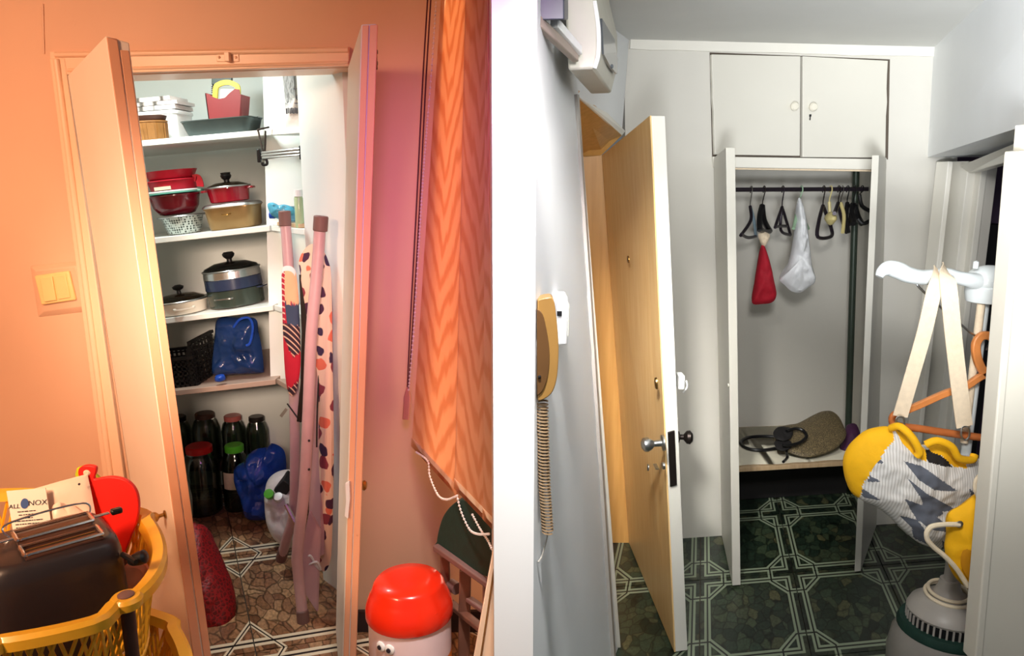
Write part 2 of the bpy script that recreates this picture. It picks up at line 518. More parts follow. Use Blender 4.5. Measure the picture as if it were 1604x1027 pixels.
# ------------------------------------------------------------------ mesh builder
class MB:
    def __init__(s):
        s.v, s.f, s.mi = [], [], []

    def add(s, verts, faces, mi=0):
        k = len(s.v)
        s.v += [V(p) for p in verts]
        for f in faces:
            s.f.append([i + k for i in f])
            s.mi.append(mi)
        return s

    def hexa(s, b, t, mi=0):
        n = len(b)
        return s.add(list(b) + list(t), [list(range(n))[::-1], list(range(n, 2 * n))] + [[i, (i + 1) % n, n + (i + 1) % n, n + i] for i in range(n)], mi)

    def prism(s, poly, vec, mi=0):
        vec = V(vec)
        return s.hexa([V(p) for p in poly], [V(p) + vec for p in poly], mi)

    def box(s, c, size, rot=None, mi=0):
        x, y, z = (a / 2 for a in size)
        pts = [V((sx * x, sy * y, sz_ * z)) for sz_ in (-1, 1) for sx, sy in ((-1, -1), (1, -1), (1, 1), (-1, 1))]
        if rot is not None:
            pts = [rot @ p for p in pts]
        pts = [p + V(c) for p in pts]
        return s.hexa(pts[:4], pts[4:], mi)

    def sweep(s, pts, sect, closed=False, up=None, caps=True, mi=0, scales=None):
        """sect: list of (a,b) offsets along side and normal"""
        pts = [V(p) for p in pts]
        n, m = len(pts), len(sect)
        vs_, prev = [], None
        for i in range(n):
            a = pts[i - 1] if (i > 0 or closed) else pts[i]
            b = pts[(i + 1) % n] if (i < n - 1 or closed) else pts[i]
            t = (b - a).normalized()
            if up is not None:
                nrm = (V(up) - t * V(up).dot(t))
                nrm = nrm.normalized() if nrm.length > 1e-5 else t.orthogonal().normalized()
            else:
                nrm = t.orthogonal() if prev is None else prev - t * prev.dot(t)
                nrm.normalize()
            prev = nrm
            side = t.cross(nrm)
            k = scales[i] if scales else 1.0
            vs_ += [pts[i] + side * (p * k) + nrm * (q * k) for p, q in sect]
        fs = []
        for i in range(n if closed else n - 1):
            j = (i + 1) % n
            fs += [[i * m + q, i * m + (q + 1) % m, j * m + (q + 1) % m, j * m + q] for q in range(m)]
        if caps and not closed:
            fs += [list(range(m))[::-1], list(range((n - 1) * m, n * m))]
        return s.add(vs_, fs, mi)

    def tube(s, pts, r, seg=8, closed=False, mi=0, scales=None):
        return s.sweep(pts, [(r * math.cos(2 * math.pi * i / seg), r * math.sin(2 * math.pi * i / seg)) for i in range(seg)], closed, mi=mi, scales=scales)

    def strap(s, pts, wdt, th, up, closed=False, mi=0):
        a, b = wdt / 2, th / 2
        return s.sweep(pts, [(-a, -b), (a, -b), (a, b), (-a, b)], closed, up=up, mi=mi)

    def lathe(s, prof, n=24, c=(0, 0, 0), rot=None, sx=1, sy=1, mi=0, sq=0.0):
        """profile (r, z) turned about z; sq>0 squares the plan into a rounded rectangle"""
        vs_ = []
        for r, z in prof:
            for i in range(n):
                a = 2 * math.pi * i / n
                ca, sa = math.cos(a), math.sin(a)
                if sq:
                    e = 1 - sq
                    ca, sa = math.copysign(abs(ca) ** e, ca), math.copysign(abs(sa) ** e, sa)
                vs_.append(V((r * ca * sx, r * sa * sy, z)))
        if rot is not None:
            vs_ = [rot @ p for p in vs_]
        vs_ = [p + V(c) for p in vs_]
        fs = [[k * n + i, k * n + (i + 1) % n, (k + 1) * n + (i + 1) % n, (k + 1) * n + i] for k in range(len(prof) - 1) for i in range(n)]
        if prof[0][0] > 1e-4:
            fs.append(list(range(n))[::-1])
        if prof[-1][0] > 1e-4:
            k = (len(prof) - 1) * n
            fs.append(list(range(k, k + n)))
        return s.add(vs_, fs, mi)

    def ball(s, c, r, n=16, rot=None, mi=0):
        r = (r, r, r) if isinstance(r, (int, float)) else r
        prof = [(math.sin(math.pi * k / (n // 2)), -math.cos(math.pi * k / (n // 2))) for k in range(n // 2 + 1)]
        k = len(s.v)
        s.lathe([(max(p, 1e-5), q) for p, q in prof], n, mi=mi)
        for i in range(k, len(s.v)):
            p = V((s.v[i].x * r[0], s.v[i].y * r[1], s.v[i].z * r[2]))
            s.v[i] = (rot @ p if rot is not None else p) + V(c)
        return s

    def build(s, name, m, parent=None, bevel=0.0, sharp=38, uvf=None, seg=2):
        me = bpy.data.meshes.new(name)
        bm = bmesh.new()
        bv = [bm.verts.new(p) for p in s.v]
        for f, k in zip(s.f, s.mi):
            try:
                fc = bm.faces.new([bv[i] for i in f])
                fc.material_index = k
            except ValueError:
                pass
        bmesh.ops.remove_doubles(bm, verts=bm.verts, dist=2e-5)
        bmesh.ops.recalc_face_normals(bm, faces=bm.faces)
        for fc in bm.faces:
            fc.smooth = True
        for e in bm.edges:
            if len(e.link_faces) == 2 and e.calc_face_angle(0) > R(sharp):
                e.smooth = False
        if uvf:
            ul = bm.loops.layers.uv.new('UVMap')
            for fc in bm.faces:
                for lp in fc.loops:
                    lp[ul].uv = uvf(lp.vert.co)
        bm.to_mesh(me)
        bm.free()
        for x in (m if isinstance(m, (list, tuple)) else [m]):
            me.materials.append(M[x] if isinstance(x, str) else x)
        o = bpy.data.objects.new(name, me)
        C.objects.link(o)
        if parent is not None:
            adopt(o, parent)
        if bevel:
            b = o.modifiers.new('bevel', 'BEVEL')
            b.width = bevel
            b.segments = seg
            b.limit_method = 'ANGLE'
            b.angle_limit = R(35)
        return o


WORLD = {}


def wm(o):
    return WORLD.get(o.name, Matrix.Identity(4))


def adopt(o, parent, local=False):
    o.parent = parent
    if not local:
        o.matrix_parent_inverse = wm(parent).inverted()


def thing(name, label, cat, loc, rot=(0, 0, 0), group=None):
    o = bpy.data.objects.new(name, None)
    o.empty_display_size = 0.05
    o.location = loc
    o.rotation_euler = rot
    C.objects.link(o)
    from mathutils import Euler
    WORLD[o.name] = Matrix.Translation(V(loc)) @ Euler(rot).to_matrix().to_4x4()
    o['label'] = label
    o['category'] = cat
    if group:
        o['group'] = group
    return o


def local(o):
    """mesh was modelled about its thing's own origin"""
    o.matrix_parent_inverse = Matrix.Identity(4)
    return o


def tag(o, label, cat, group=None):
    o['label'] = label
    o['category'] = cat
    if group:
        o['group'] = group
    return o


def struct(o, flat=True):
    o['kind'] = 'structure'
    if flat:
        o.data.polygons.foreach_set('use_smooth', [False] * len(o.data.polygons))
    return o


def copy_tree(root, loc, rot, label, group=None):
    r = root.copy()
    C.objects.link(r)
    r.location = loc
    r.rotation_euler = rot
    r['label'] = label
    if group:
        r['group'] = group

    def rec(src, dst):
        for ch in list(src.children):
            c = ch.copy()
            C.objects.link(c)
            c.parent = dst
            rec(ch, c)
    rec(root, r)
    return r


def crv(pts, n=8, closed=False):
    """Catmull-Rom through points"""
    pts = [V(p) for p in pts]
    N = len(pts)
    out = []
    for i in range(N if closed else N - 1):
        g = (lambda k: pts[k % N]) if closed else (lambda k: pts[max(0, min(N - 1, k))])
        p0, p1, p2, p3 = g(i - 1), g(i), g(i + 1), g(i + 2)
        for k in range(n):
            t = k / n
            out.append(0.5 * ((2 * p1) + (p2 - p0) * t + (2 * p0 - 5 * p1 + 4 * p2 - p3) * t * t + (3 * p1 - p0 - 3 * p2 + p3) * t ** 3))
    if not closed:
        out.append(pts[-1])
    return out


def inside(p, poly):
    r = False
    n = len(poly)
    for i in range(n):
        (x1, y1), (x2, y2) = poly[i][:2], poly[i - 1][:2]
        if (y1 > p[1]) != (y2 > p[1]) and p[0] < (x2 - x1) * (p[1] - y1) / (y2 - y1) + x1:
            r = not r
    return r


def pillow(outline, Y, thick, n=6, rings=9, wr=0.0, wscale=9, paint_=(), ex=2.0, back=True, mb=None, mi=0, cen=None):
    """a stuffed or hanging soft body: outline at depth Y(u,v), swelling by thick towards and away from the viewer"""
    mb = mb or MB()
    yf = Y if callable(Y) else (lambda u, v: Y)
    ol = [(p.x, p.y) for p in crv([(a, b, 0) for a, b in outline], n, True)] if n > 1 else list(outline)
    m = len(ol)
    cu, cv = cen or (sum(p[0] for p in ol) / m, sum(p[1] for p in ol) / m)
    for sgn in ((-1, 1) if back else (-1,)):
        vs_, px = [], []
        for k in range(rings + 1):
            t = 1 - k / rings
            off = thick * math.sqrt(max(0, 1 - t ** ex))
            for u, v in ol:
                a, b = cu + (u - cu) * t, cv + (v - cv) * t
                y0 = yf(a, b)
                p = P(a, b, y0)
                if wr and k > 0:
                    off2 = off + wr * (noise.noise(V((p.x, p.z, 3.1 * sgn)) * wscale) + 0.5 * noise.noise(V((p.x, p.z, 9.1)) * wscale * 2.7)) * min(1, (1 - t) * 3)
                else:
                    off2 = off
                vs_.append(P(a, b, y0) + V((0, sgn * off2, 0)))
                px.append((a, b))
        for k in range(rings):
            for i in range(m):
                j = (i + 1) % m
                q = [k * m + i, k * m + j, (k + 1) * m + j, (k + 1) * m + i]
                c = (sum(px[x][0] for x in q) / 4, sum(px[x][1] for x in q) / 4)
                id_ = mi
                for poly, w_ in paint_:
                    if inside(c, poly):
                        id_ = w_
                s_ = mb.add([vs_[x] for x in q], [[0, 1, 2, 3]], id_)
    return mb


def text(body, size, mtl, parent, mat4, name='lettering', ext=0.0004):
    cu = bpy.data.curves.new(name, 'FONT')
    cu.body = body
    cu.size = size
    cu.extrude = ext
    cu.align_x = 'CENTER'
    cu.align_y = 'CENTER'
    cu.resolution_u = 3
    tmp = bpy.data.objects.new(name, cu)
    C.objects.link(tmp)
    dg = bpy.context.evaluated_depsgraph_get()
    me = bpy.data.meshes.new_from_object(tmp.evaluated_get(dg))
    bpy.data.objects.remove(tmp)
    me.materials.clear()
    me.materials.append(M[mtl])
    o = bpy.data.objects.new(name, me)
    C.objects.link(o)
    o.matrix_world = mat4
    o.parent = parent
    o.matrix_parent_inverse = wm(parent).inverted()
    return o


def frame_mat(o, xdir, zdir):
    x = V(xdir).normalized()
    z = V(zdir).normalized()
    y = z.cross(x).normalized()
    z = x.cross(y)
    m = Matrix((x, y, z)).transposed().to_4x4()
    m.translation = V(o)
    return m
# ------------------------------------------------------------------ the setting
YW = 2.70                                                   # kitchen wall with the pantry doorway


def slabpx(pts, Y, back, name, m, **k):
    """an upright slab: outline at depth Y (or per-point depth), going back by `back` metres"""
    q = [P(p[0], p[1], p[2] if len(p) > 2 else Y) for p in pts]
    return MB().prism(q, (0, back, 0)).build(name, m, **k)


def vfloor(Y):
    return CY + FPX * math.tan(math.atan2(H, Y) - PHI)


floor = struct(MB().box((0, 1.9, -0.065), (6.2, 5.2, 0.1)).build('floor', 'groove'))


def tiles(o, a, b, m, keep, rng):
    e = 0.0035
    a3, b3 = V((a[0], a[1], 0)), V((b[0], b[1], 0))
    c = [a3 * e * 1.5 + b3 * e, a3 * (1 - e * 1.5) + b3 * e, a3 * (1 - e * 1.5) + b3 * (1 - e), a3 * e * 1.5 + b3 * (1 - e)]
    mb = MB().hexa([p + V((0, 0, -0.014)) for p in c], c)
    det = a3.x * b3.y - a3.y * b3.x
    first = None
    for i in range(*rng[0]):
        for j in range(*rng[1]):
            p = V(o) + a3 * i + b3 * j
            q = p + a3 * 0.5 + b3 * 0.5
            if not keep(q):
                continue
            if first is None:
                first = mb.build('tile', m, uvf=lambda p_: ((p_.x * b3.y - p_.y * b3.x) / det, (a3.x * p_.y - a3.y * p_.x) / det))
                t = first
            else:
                t = first.copy()
                C.objects.link(t)
            t.location = p + V((0, 0, random.uniform(-0.0006, 0.0006)))
            t.parent = floor


def part_x(Y):                                              # right face of the middle wall, at the floor
    return 0.054 + (Y - 1.65) * 0.30


tiles(F(1242, 896), (0.43, 0.065), (0.15, 0.61), 'tile_green', lambda q: part_x(q.y) - 0.05 < q.x < 2.7 and 0.9 < q.y < 4.5, ((-6, 9), (-6, 5)))
tiles(F(370, 870), (0.40, 0.12), (-0.33, 0.73), 'tile_brown', lambda q: -2.7 < q.x < -0.05 and 0.7 < q.y < 4.4 and not (q.x < -2.3), ((-8, 12), (-5, 5)))

# kitchen wall in three pieces round the doorway
vf = vfloor(YW)
MBW = MB()
MBW.prism([P(-420, -60, YW), P(105, -60, YW), P(105, 118, YW), P(240, vf, YW), P(-560, vf, YW)], (0, 0.11, 0))
MBW.prism([P(105, -60, YW), P(770, -60, YW), P(770, 104, YW), P(546, 104, YW), P(105, 118, YW)], (0, 0.11, 0))
MBW.prism([P(546, 104, YW), P(770, 104, YW), P(770, vf, YW), P(530, vf, YW)], (0, 0.11, 0))
struct(MBW.build('wall_back', 'wall_peach'))
# doorway moulding: left upright and head, both with a rounded bead
tl = MB()
tl.prism([P(82, 92, YW), P(106, 92, YW), P(232, vf, YW), P(196, vf, YW)], (0, -0.018, 0))
tl.tube([P(88, 92, YW - 0.02), P(204, vf - 4, YW - 0.02)], 0.011, 10)
struct(tl.build('trim_1', 'trim_peach', bevel=0.006))
th = MB()
th.prism([P(82, 82, YW), P(548, 74, YW), P(548, 104, YW), P(106, 118, YW), P(82, 92, YW)], (0, -0.016, 0))
th.tube([P(86, 86, YW - 0.018), P(546, 78, YW - 0.018)], 0.009, 10)
th.tube([P(106, 110, YW - 0.016), P(546, 98, YW - 0.016)], 0.006, 8)
struct(th.build('trim_2', 'trim_peach', bevel=0.004))
# inner stop and soffit of the doorway
struct(MB().prism([P(106, 112, YW + 0.02), P(546, 99, YW + 0.02), P(546, 106, YW + 0.02), P(106, 121, YW + 0.02)], (0, 0.16, 0)).build('trim_3', 'trim_peach'))
# roller catch on the head
cat_ = MB()
c0 = P(357, 90, YW - 0.016)
cat_.box(c0, (0.075, 0.006, 0.028))
cat_.box(c0 + V((0.004, -0.012, 0)), (0.016, 0.024, 0.030))
for dx in (-0.028, 0.028):
    cat_.ball(c0 + V((dx, -0.004, 0)), 0.005, 8)
tag(cat_.build('door_catch', 'trim_peach', bevel=0.002), 'small painted roller catch on the doorway head above the pantry', 'catch')
# old cable line painted over, left of the doorway
struct(MB().tube([P(67, 6, YW - 0.001), P(69, 84, YW - 0.001)], 0.004, 6).build('trim_4', 'wall_peach'))
# kitchen side wall and ceiling, dark baseboard
struct(MB().prism([V((-2.42, -0.4, 0)), V((-2.42, 2.7, 0)), V((-2.42, 2.7, 2.75)), V((-2.42, -0.4, 2.75))], (-0.1, 0, 0)).build('wall_left', 'wall_peach'))
struct(MB().box((-1.25, 1.15, 2.80), (2.45, 3.1, 0.1)).build('ceiling', 'wall_peach'))
bb = [P(548, vf - 32, YW), P(768, vf - 32, YW), P(768, vf, YW), P(540, vf, YW)]
struct(MB().prism(bb, (0, -0.016, 0)).build('baseboard_back', 'dark_base'))

# pantry shell
YP = 4.12
struct(MB().prism([V((-2.35, YP, 0)), V((-0.8, YP, 0)), V((-0.8, YP, 2.44)), V((-2.35, YP, 2.44))], (0, 0.08, 0)).build('wall_pantry_back', 'pantry_white'))
struct(MB().prism([V((-2.3, 2.82, 0)), V((-2.3, YP, 0)), V((-2.3, YP, 2.44)), V((-2.3, 2.82, 2.44))], (-0.08, 0, 0)).build('wall_pantry_left', 'pantry_white'))
xm, xb = -0.63, P(549, 400, 2.84).x
xw = P(474, 300, 3.08).x
pr = [(xb, 2.83), (xw, 3.08), (xw + 0.03, 3.12), (xm, 3.14), (xm, YP), (xm + 0.3, YP), (xb + 0.25, 2.86)]
struct(MB().prism([V((x, y, 0)) for x, y in pr], (0, 0, 2.44)).build('wall_pantry_right', 'pantry_white'))
al = [P(401, 60, 3.9), P(412, 60, 3.42), P(424, 600, 3.42), P(411, 600, 3.9)]
zl = 0.80
struct(MB().hexa([V((al[3].x, 4.11, zl)), V((al[2].x, 3.42, zl)), V((al[2].x + 0.03, 3.42, zl)), V((al[3].x + 0.03, 4.11, zl))],
                 [V((al[0].x, 4.11, 2.44)), V((al[1].x, 3.42, 2.44)), V((al[1].x + 0.03, 3.42, 2.44)), V((al[0].x + 0.03, 4.11, 2.44))]).build('wall_pantry_side', 'pantry_white'))
struct(MB().prism([V((al[2].x, 3.42, zl)), V((xm + 0.005, 3.40, zl)), V((xm + 0.005, 3.40, 2.44)), V((al[1].x, 3.42, 2.44))], (0, 0.03, 0)).build('wall_pantry_face', 'pantry_white'))
struct(MB().box((-1.5, 3.46, 2.47), (1.85, 1.4, 0.06)).build('ceiling_pantry', 'pantry_white'))

# middle wall between kitchen and hall: a white end face, widening to the back
near_b, far_b = F(970, 1010), F(985, 852)
C_b = V((near_b.x, near_b.y, 0))
_q = P(905, 150, near_b.y)
C_t = V((near_b.x + (_q.x - near_b.x) * 2.76 / _q.z, near_b.y, 2.30))


def wallx(Y, z):                                            # hall face of the middle wall (it leans a little)
    f_ = (Y - 1.65) / (near_b.y - 1.65)
    a, b = .0505 + (C_b.x - .0505) * f_, .0505 + (C_t.x - .0505) * f_
    return a + (b - a) * z / 2.76


bl = [V((-0.0435, 1.65, 0)), V((0.0505, 1.65, 0)), C_b, C_b + V((-0.25, 0.03, 0)), V((0.12, 3.5, 0)), V((-0.10, 3.5, 0)), V((-0.085, 2.7, 0))]
tp = [V((-0.0405, 1.65, 2.76)), V((0.0505, 1.65, 2.76)), C_t + V((0, 0, 0.46)), C_t + V((-0.22, 0.03, 0.46)), V((0.12, 3.5, 2.76)), V((-0.10, 3.5, 2.76)), V((-0.085, 2.7, 2.76))]
pm_ = MB()
NL = 12
rows = [[p.lerp(q, k / NL) for p, q in zip(bl, tp)] for k in range(NL + 1)]
for k in range(NL):
    for i in range(7):
        j = (i + 1) % 7
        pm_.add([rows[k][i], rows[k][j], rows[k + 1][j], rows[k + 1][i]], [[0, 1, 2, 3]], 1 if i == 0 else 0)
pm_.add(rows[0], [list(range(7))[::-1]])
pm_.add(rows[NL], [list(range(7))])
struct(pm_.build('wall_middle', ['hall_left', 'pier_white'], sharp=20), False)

# hall: back wall line, right wall line
bA, bB = F(1067, 843), F(1400, 820)
bdir = (bB - bA).normalized()
bnor = V((-bdir.y, bdir.x, 0))


def BW(u, v, off=0.0):
    """point on the hall's back wall; off < 0 comes towards the viewer"""
    d = ray(u, v)
    o = V((0, 0, H))
    p0 = bA + bnor * off
    return o + d * ((p0 - o).dot(bnor) / d.dot(bnor))


HC = 2.30


def top(p, z=HC):
    return V((p.x, p.y, z))


def bwslab(pts, off, th, name, m, **k):
    q = [BW(u, v, off) if not isinstance(u, Vector) else u for u, v in pts]
    return MB().prism(q, bnor * th).build(name, m, **k)


# hall back wall, built round the wardrobe opening
hb = MB()
L_t, L_b = BW(1121, 262), BW(1133, 838)
R_t, R_b = BW(1386, 266), BW(1371, 823)
lf, rt = BW(977, 70), BW(1505, 80)
lfb, rtb = BW(989, 846), BW(1480, 815)
for p in (L_b, R_b, lfb, rtb):
    p.z = 0
hb.prism([top(lf), top(L_t), L_t, L_b, lfb], bnor * 0.05)
hb.prism([top(L_t), top(R_t), R_t, L_t], bnor * 0.05)
hb.prism([top(R_t), top(rt), rtb, R_b, R_t], bnor * 0.05)
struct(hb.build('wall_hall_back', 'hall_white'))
struct(MB().prism([V((0.0, 0.3, HC)), V((2.4, 0.3, HC)), V((2.6, 3.80, HC)), V((0.3, 3.50, HC))], (0, 0, 0.05)).build('ceiling_hall', 'ceiling'))
# rough plaster crown strip
cs = MB()
a, b = BW(986, 66), BW(1462, 79)
pts = [a.lerp(b, i / 14) + V((0, 0, random.uniform(-0.003, 0.003))) for i in range(15)]
for i in range(14):
    p, q = pts[i], pts[i + 1]
    cs.hexa([p - bnor * 0.012 + V((0, 0, -0.03)), q - bnor * 0.012 + V((0, 0, -0.03)), q + V((0, 0, -0.03)), p + V((0, 0, -0.03))],
            [top(p) - bnor * 0.016, top(q) - bnor * 0.016, top(q), top(p)])
struct(cs.build('trim_5', 'hall_trim'))
# left wall over the entrance, and the white casing of the entrance
a, b = P(905, 150, near_b.y), P(974, 211, 3.36)
ct, cf = V((wallx(near_b.y, HC), near_b.y, HC)), top(BW(985, 66))
struct(MB().hexa([a, b, b + V((-0.16, 0, 0)), a + V((-0.16, 0, 0))], [ct, cf, cf + V((-0.16, 0, 0)), ct + V((-0.16, 0, 0))]).build('wall_hall_left', 'hall_left'))
cz = MB()
cz.hexa([P(960, 1015, near_b.y - 0.05), P(973, 1015, near_b.y - 0.012), P(972, 1015, near_b.y) + V((-0.03, 0.03, 0)), P(960, 1015, near_b.y - 0.05) + V((-0.03, 0.03, 0))],
        [P(889, 116, near_b.y - 0.05), P(907, 150, near_b.y - 0.012), P(906, 150, near_b.y) + V((-0.03, 0.03, 0)), P(889, 116, near_b.y - 0.05) + V((-0.03, 0.03, 0))])
struct(cz.build('trim_6', 'hall_trim', bevel=0.004))
ch_ = MB()
q = [P(889, 114, near_b.y - 0.05), P(980, 205, 3.36), P(974, 213, 3.36), P(905, 151, near_b.y)]
ch_.prism(q, (-0.03, 0.0, 0))
struct(ch_.build('trim_7', 'hall_trim', bevel=0.003))
# thin grey cable channel beside the casing
_y = near_b.y - 0.10
struct(MB().strap([V((wallx(_y, 1.99) + .003, _y, 1.99)), V((wallx(_y, 0.0) + .003, _y, 0.004))], 0.030, 0.014, (1, -.3, 0)).build('trim_8', 'steamer_grey'))
# varnished lining of the entrance: soffit, far jamb
struct(MB().prism([P(906, 151, near_b.y + 0.01), P(974, 212, 3.35), P(942, 243, 3.41), P(900, 246, 3.41)], (0, 0, 0.02)).build('trim_9', 'brown_wood'))
fj = [P(896, 243, 3.42), P(943, 243, 3.42), far_b + V((0.005, 0.015, 0)), P(950, 853, 3.42)]
fj[3].z = 0
struct(MB().prism(fj, (0, 0.03, 0)).build('trim_10', 'brown_wood'))

# entrance door leaf
fB, fT = F(1056, 1024), P(1018, 181, 2.60)
hB, hT = far_b.copy(), P(943, 243, 3.40)
fB.z = hB.z = 0.008
thk = V((0.052, 0.012, 0))
door3 = struct(MB().hexa([hB + thk * 0.1, fB + thk * 0.1, fB + thk, hB + thk], [hT + thk * 0.1, fT + thk * 0.1, fT + thk, hT + thk]).build('door_3', 'hall_trim', bevel=0.002))
MB().hexa([hB, fB, fB + thk * 0.1, hB + thk * 0.1], [hT, fT, fT + thk * 0.1, hT + thk * 0.1]).build('face_panel', 'yellow_wood', door3)


def on_leaf(u, v, b0=None, b1=None, t0=None):
    b0, b1, t0 = b0 or hB, b1 or fB, t0 or hT
    n = (b1 - b0).cross(t0 - b0).normalized()
    d, o = ray(u, v), V((0, 0, H))
    return o + d * ((b0 - o).dot(n) / d.dot(n)), (n if n.y < 0 else -n)


def rotz_to(n):
    return V(n).to_track_quat('Z', 'Y').to_matrix()


p, n_ = on_leaf(1040, 693)
k = MB()
k.lathe([(0.028, 0), (0.028, 0.006), (0.012, 0.009), (0.011, 0.035), (0.020, 0.046), (0.026, 0.058), (0.024, 0.070), (0.012, 0.078), (1e-5, 0.079)], 20, p, rotz_to(n_))
k.build('door_knob', 'steel', door3)
p, n_ = on_leaf(1041, 729)
k = MB()
k.lathe([(0.013, 0), (0.013, 0.007), (0.009, 0.009), (1e-5, 0.009)], 14, p, rotz_to(n_))
k.box(p + n_ * 0.03, (0.012, 0.05, 0.003), None)
k.lathe([(0.012, -0.0015), (0.012, 0.0015)], 14, p + n_ * 0.058, Matrix.Rotation(R(90), 3, 'Y'))
k.build('door_key', 'steel', door3)
p, n_ = on_leaf(1029, 600)
MB().lathe([(0.022, 0), (0.020, 0.006), (0.008, 0.008), (1e-5, 0.008)], 16, p, rotz_to(n_), sx=0.7).build('lock_cover', 'brass', door3)
p, n_ = on_leaf(985, 406)
k = MB().lathe([(0.014, 0), (0.014, 0.004), (0.007, 0.006), (1e-5, 0.004)], 14, p, rotz_to(n_))
k.build('peephole', 'brass', door3)
# mortise lock plate on the free edge, knob and chain keeper on the white face
em = (fB + fT) / 2
ev = (fT - fB).normalized()
def edge_pt(k_, v_):
    z_ = P(1052, v_, 2.585).z
    return fB.lerp(fT, (z_ - fB.z) / (fT.z - fB.z)) + thk * k_ + V((0, -.001, 0))


pl = [edge_pt(.22, 674), edge_pt(.72, 672), edge_pt(.72, 756), edge_pt(.22, 758)]
MB().prism(pl, (0, -0.008, 0)).build('lock_plate', 'iron', door3, bevel=0.002)
k = MB()
kp = P(1061, 684, 2.68)
k.lathe([(0.022, 0), (0.022, 0.006), (0.010, 0.010), (0.010, 0.022), (0.024, 0.034), (0.026, 0.045), (0.015, 0.055), (1e-5, 0.057)], 18, kp, rotz_to(V((1, -0.1, 0))))
k.build('inner_knob', 'iron', door3)
k = MB()
cp = P(1060, 596, 2.66)
k.box(cp + V((0.012, 0, 0)), (0.022, 0.055, 0.05))
k.tube(crv([cp + V((0.03, -0.015, 0.005)), cp + V((0.036, -0.01, -0.02)), cp + V((0.024, 0, -0.045))], 5), 0.004, 6)
k.build('chain_keeper', 'white_plastic', door3, bevel=0.006)

# wardrobe in the back wall: interior walls, leaves, cupboard doors above
Dp = 0.66
ib = [bA - bdir * 0.3 + bnor * Dp, bA + bdir * 1.35 + bnor * Dp]
il_f, ir_f = L_b + bnor * 0.05, R_b + bnor * 0.05
il_b, ir_b = V((1.04, 4.17, 0)), V((1.99, 4.29, 0))
lt_f, rt_f = L_t + bnor * 0.05, R_t + bnor * 0.05
zi = 1.80
ul_b, ur_b = P(1142, 300, 4.16), P(1345, 300, 4.26)
wi = MB()
wi.hexa([V((il_b.x, il_b.y, 0)), V((ir_b.x, ir_b.y, 0)), V((ir_b.x, ir_b.y + .04, 0)), V((il_b.x, il_b.y + .04, 0))],
        [V((ul_b.x - .05, il_b.y, zi)), V((ur_b.x, ir_b.y, zi)), V((ur_b.x, ir_b.y + .04, zi)), V((ul_b.x - .05, il_b.y + .04, zi))])
struct(wi.build('wall_wardrobe_back', 'hall_white'))
wi = MB()
wi.hexa([ir_f, V((ir_b.x, ir_b.y, 0)), V((ir_b.x + .04, ir_b.y, 0)), ir_f + V((.04, 0, 0))],
        [V((rt_f.x, rt_f.y, zi)), V((ur_b.x, ir_b.y, zi)), V((ur_b.x + .04, ir_b.y, zi)), V((rt_f.x + .04, rt_f.y, zi))])
struct(wi.build('wall_wardrobe_right', 'hall_white'))
wi = MB()
wi.hexa([il_f, V((il_b.x, il_b.y, 0)), V((il_b.x - .04, il_b.y, 0)), il_f - V((.04, 0, 0))],
        [V((lt_f.x, lt_f.y, zi)), V((ul_b.x - .05, il_b.y, zi)), V((ul_b.x - .09, il_b.y, zi)), V((lt_f.x - .04, lt_f.y, zi))])
struct(wi.build('wall_wardrobe_left', 'hall_white'))
struct(MB().prism([V((lt_f.x - .05, lt_f.y, zi)), V((rt_f.x + .05, rt_f.y, zi)), V((ur_b.x + .05, ir_b.y + .04, zi)), V((ul_b.x - .1, il_b.y + .04, zi))], (0, 0, 0.03)).build('ceiling_wardrobe', 'hall_white'))
# rail between wardrobe and cupboard
struct(bwslab([(1117, 245), (1391, 249), (1389, 266), (1119, 262)], -0.022, 0.03, 'trim_11', 'hall_trim', bevel=0.004))
struct(bwslab([(1121, 258), (1386, 262), (1386, 269), (1121, 265)], -0.004, 0.06, 'trim_12', 'strap', bevel=0.002))
# dark joint behind the cupboard doors
struct(bwslab([(1112, 82), (1394, 93), (1391, 250), (1116, 246)], -0.004, 0.004, 'trim_13', 'groove'))


def jag(a, b, n=7, j=0.9):
    return [(a[0] + (b[0] - a[0]) * i / n + (random.uniform(-j, j) if 0 < i < n else 0), a[1] + (b[1] - a[1]) * i / n) for i in range(n + 1)]


d4 = struct(bwslab([(1115, 85), (1254, 88), (1253, 244)] + jag((1120, 242), (1115, 85))[:-1], -0.026, 0.021, 'door_4', 'hall_door', bevel=0.002))
d5 = struct(bwslab([(1257.5, 88), (1391, 95)] + jag((1391, 95), (1387, 247))[1:] + [(1257, 246)], -0.026, 0.021, 'door_5', 'hall_door', bevel=0.002))


def round_knob(u, v, off, par, m='ivory_knob', r=0.018):
    p = BW(u, v, off)
    MB().lathe([(r * .55, 0), (r * .5, r * .6), (r * .95, r * .9), (r * 1.05, r * 1.35), (r * .8, r * 1.75), (1e-5, r * 1.9)], 18, p, rotz_to(-bnor)).build('knob', m, par)


round_knob(1241, 167, -0.026, d4)
round_knob(1270, 168, -0.026, d5)
kh = MB()
p = BW(1269, 183, -0.027)
kh.box(p + V((0, 0, 0.006)), (0.010, 0.002, 0.010))
kh.box(p + V((0, 0, -0.006)), (0.005, 0.002, 0.016))
kh.build('keyhole', 'black_matte', d5)


def leaf(hb_, fb_, ft_, ht_, th_, name, m):
    return struct(MB().hexa([hb_, fb_, fb_ + th_, hb_ + th_], [ht_, ft_, ft_ + th_, ht_ + th_]).build(name, m, bevel=0.002))


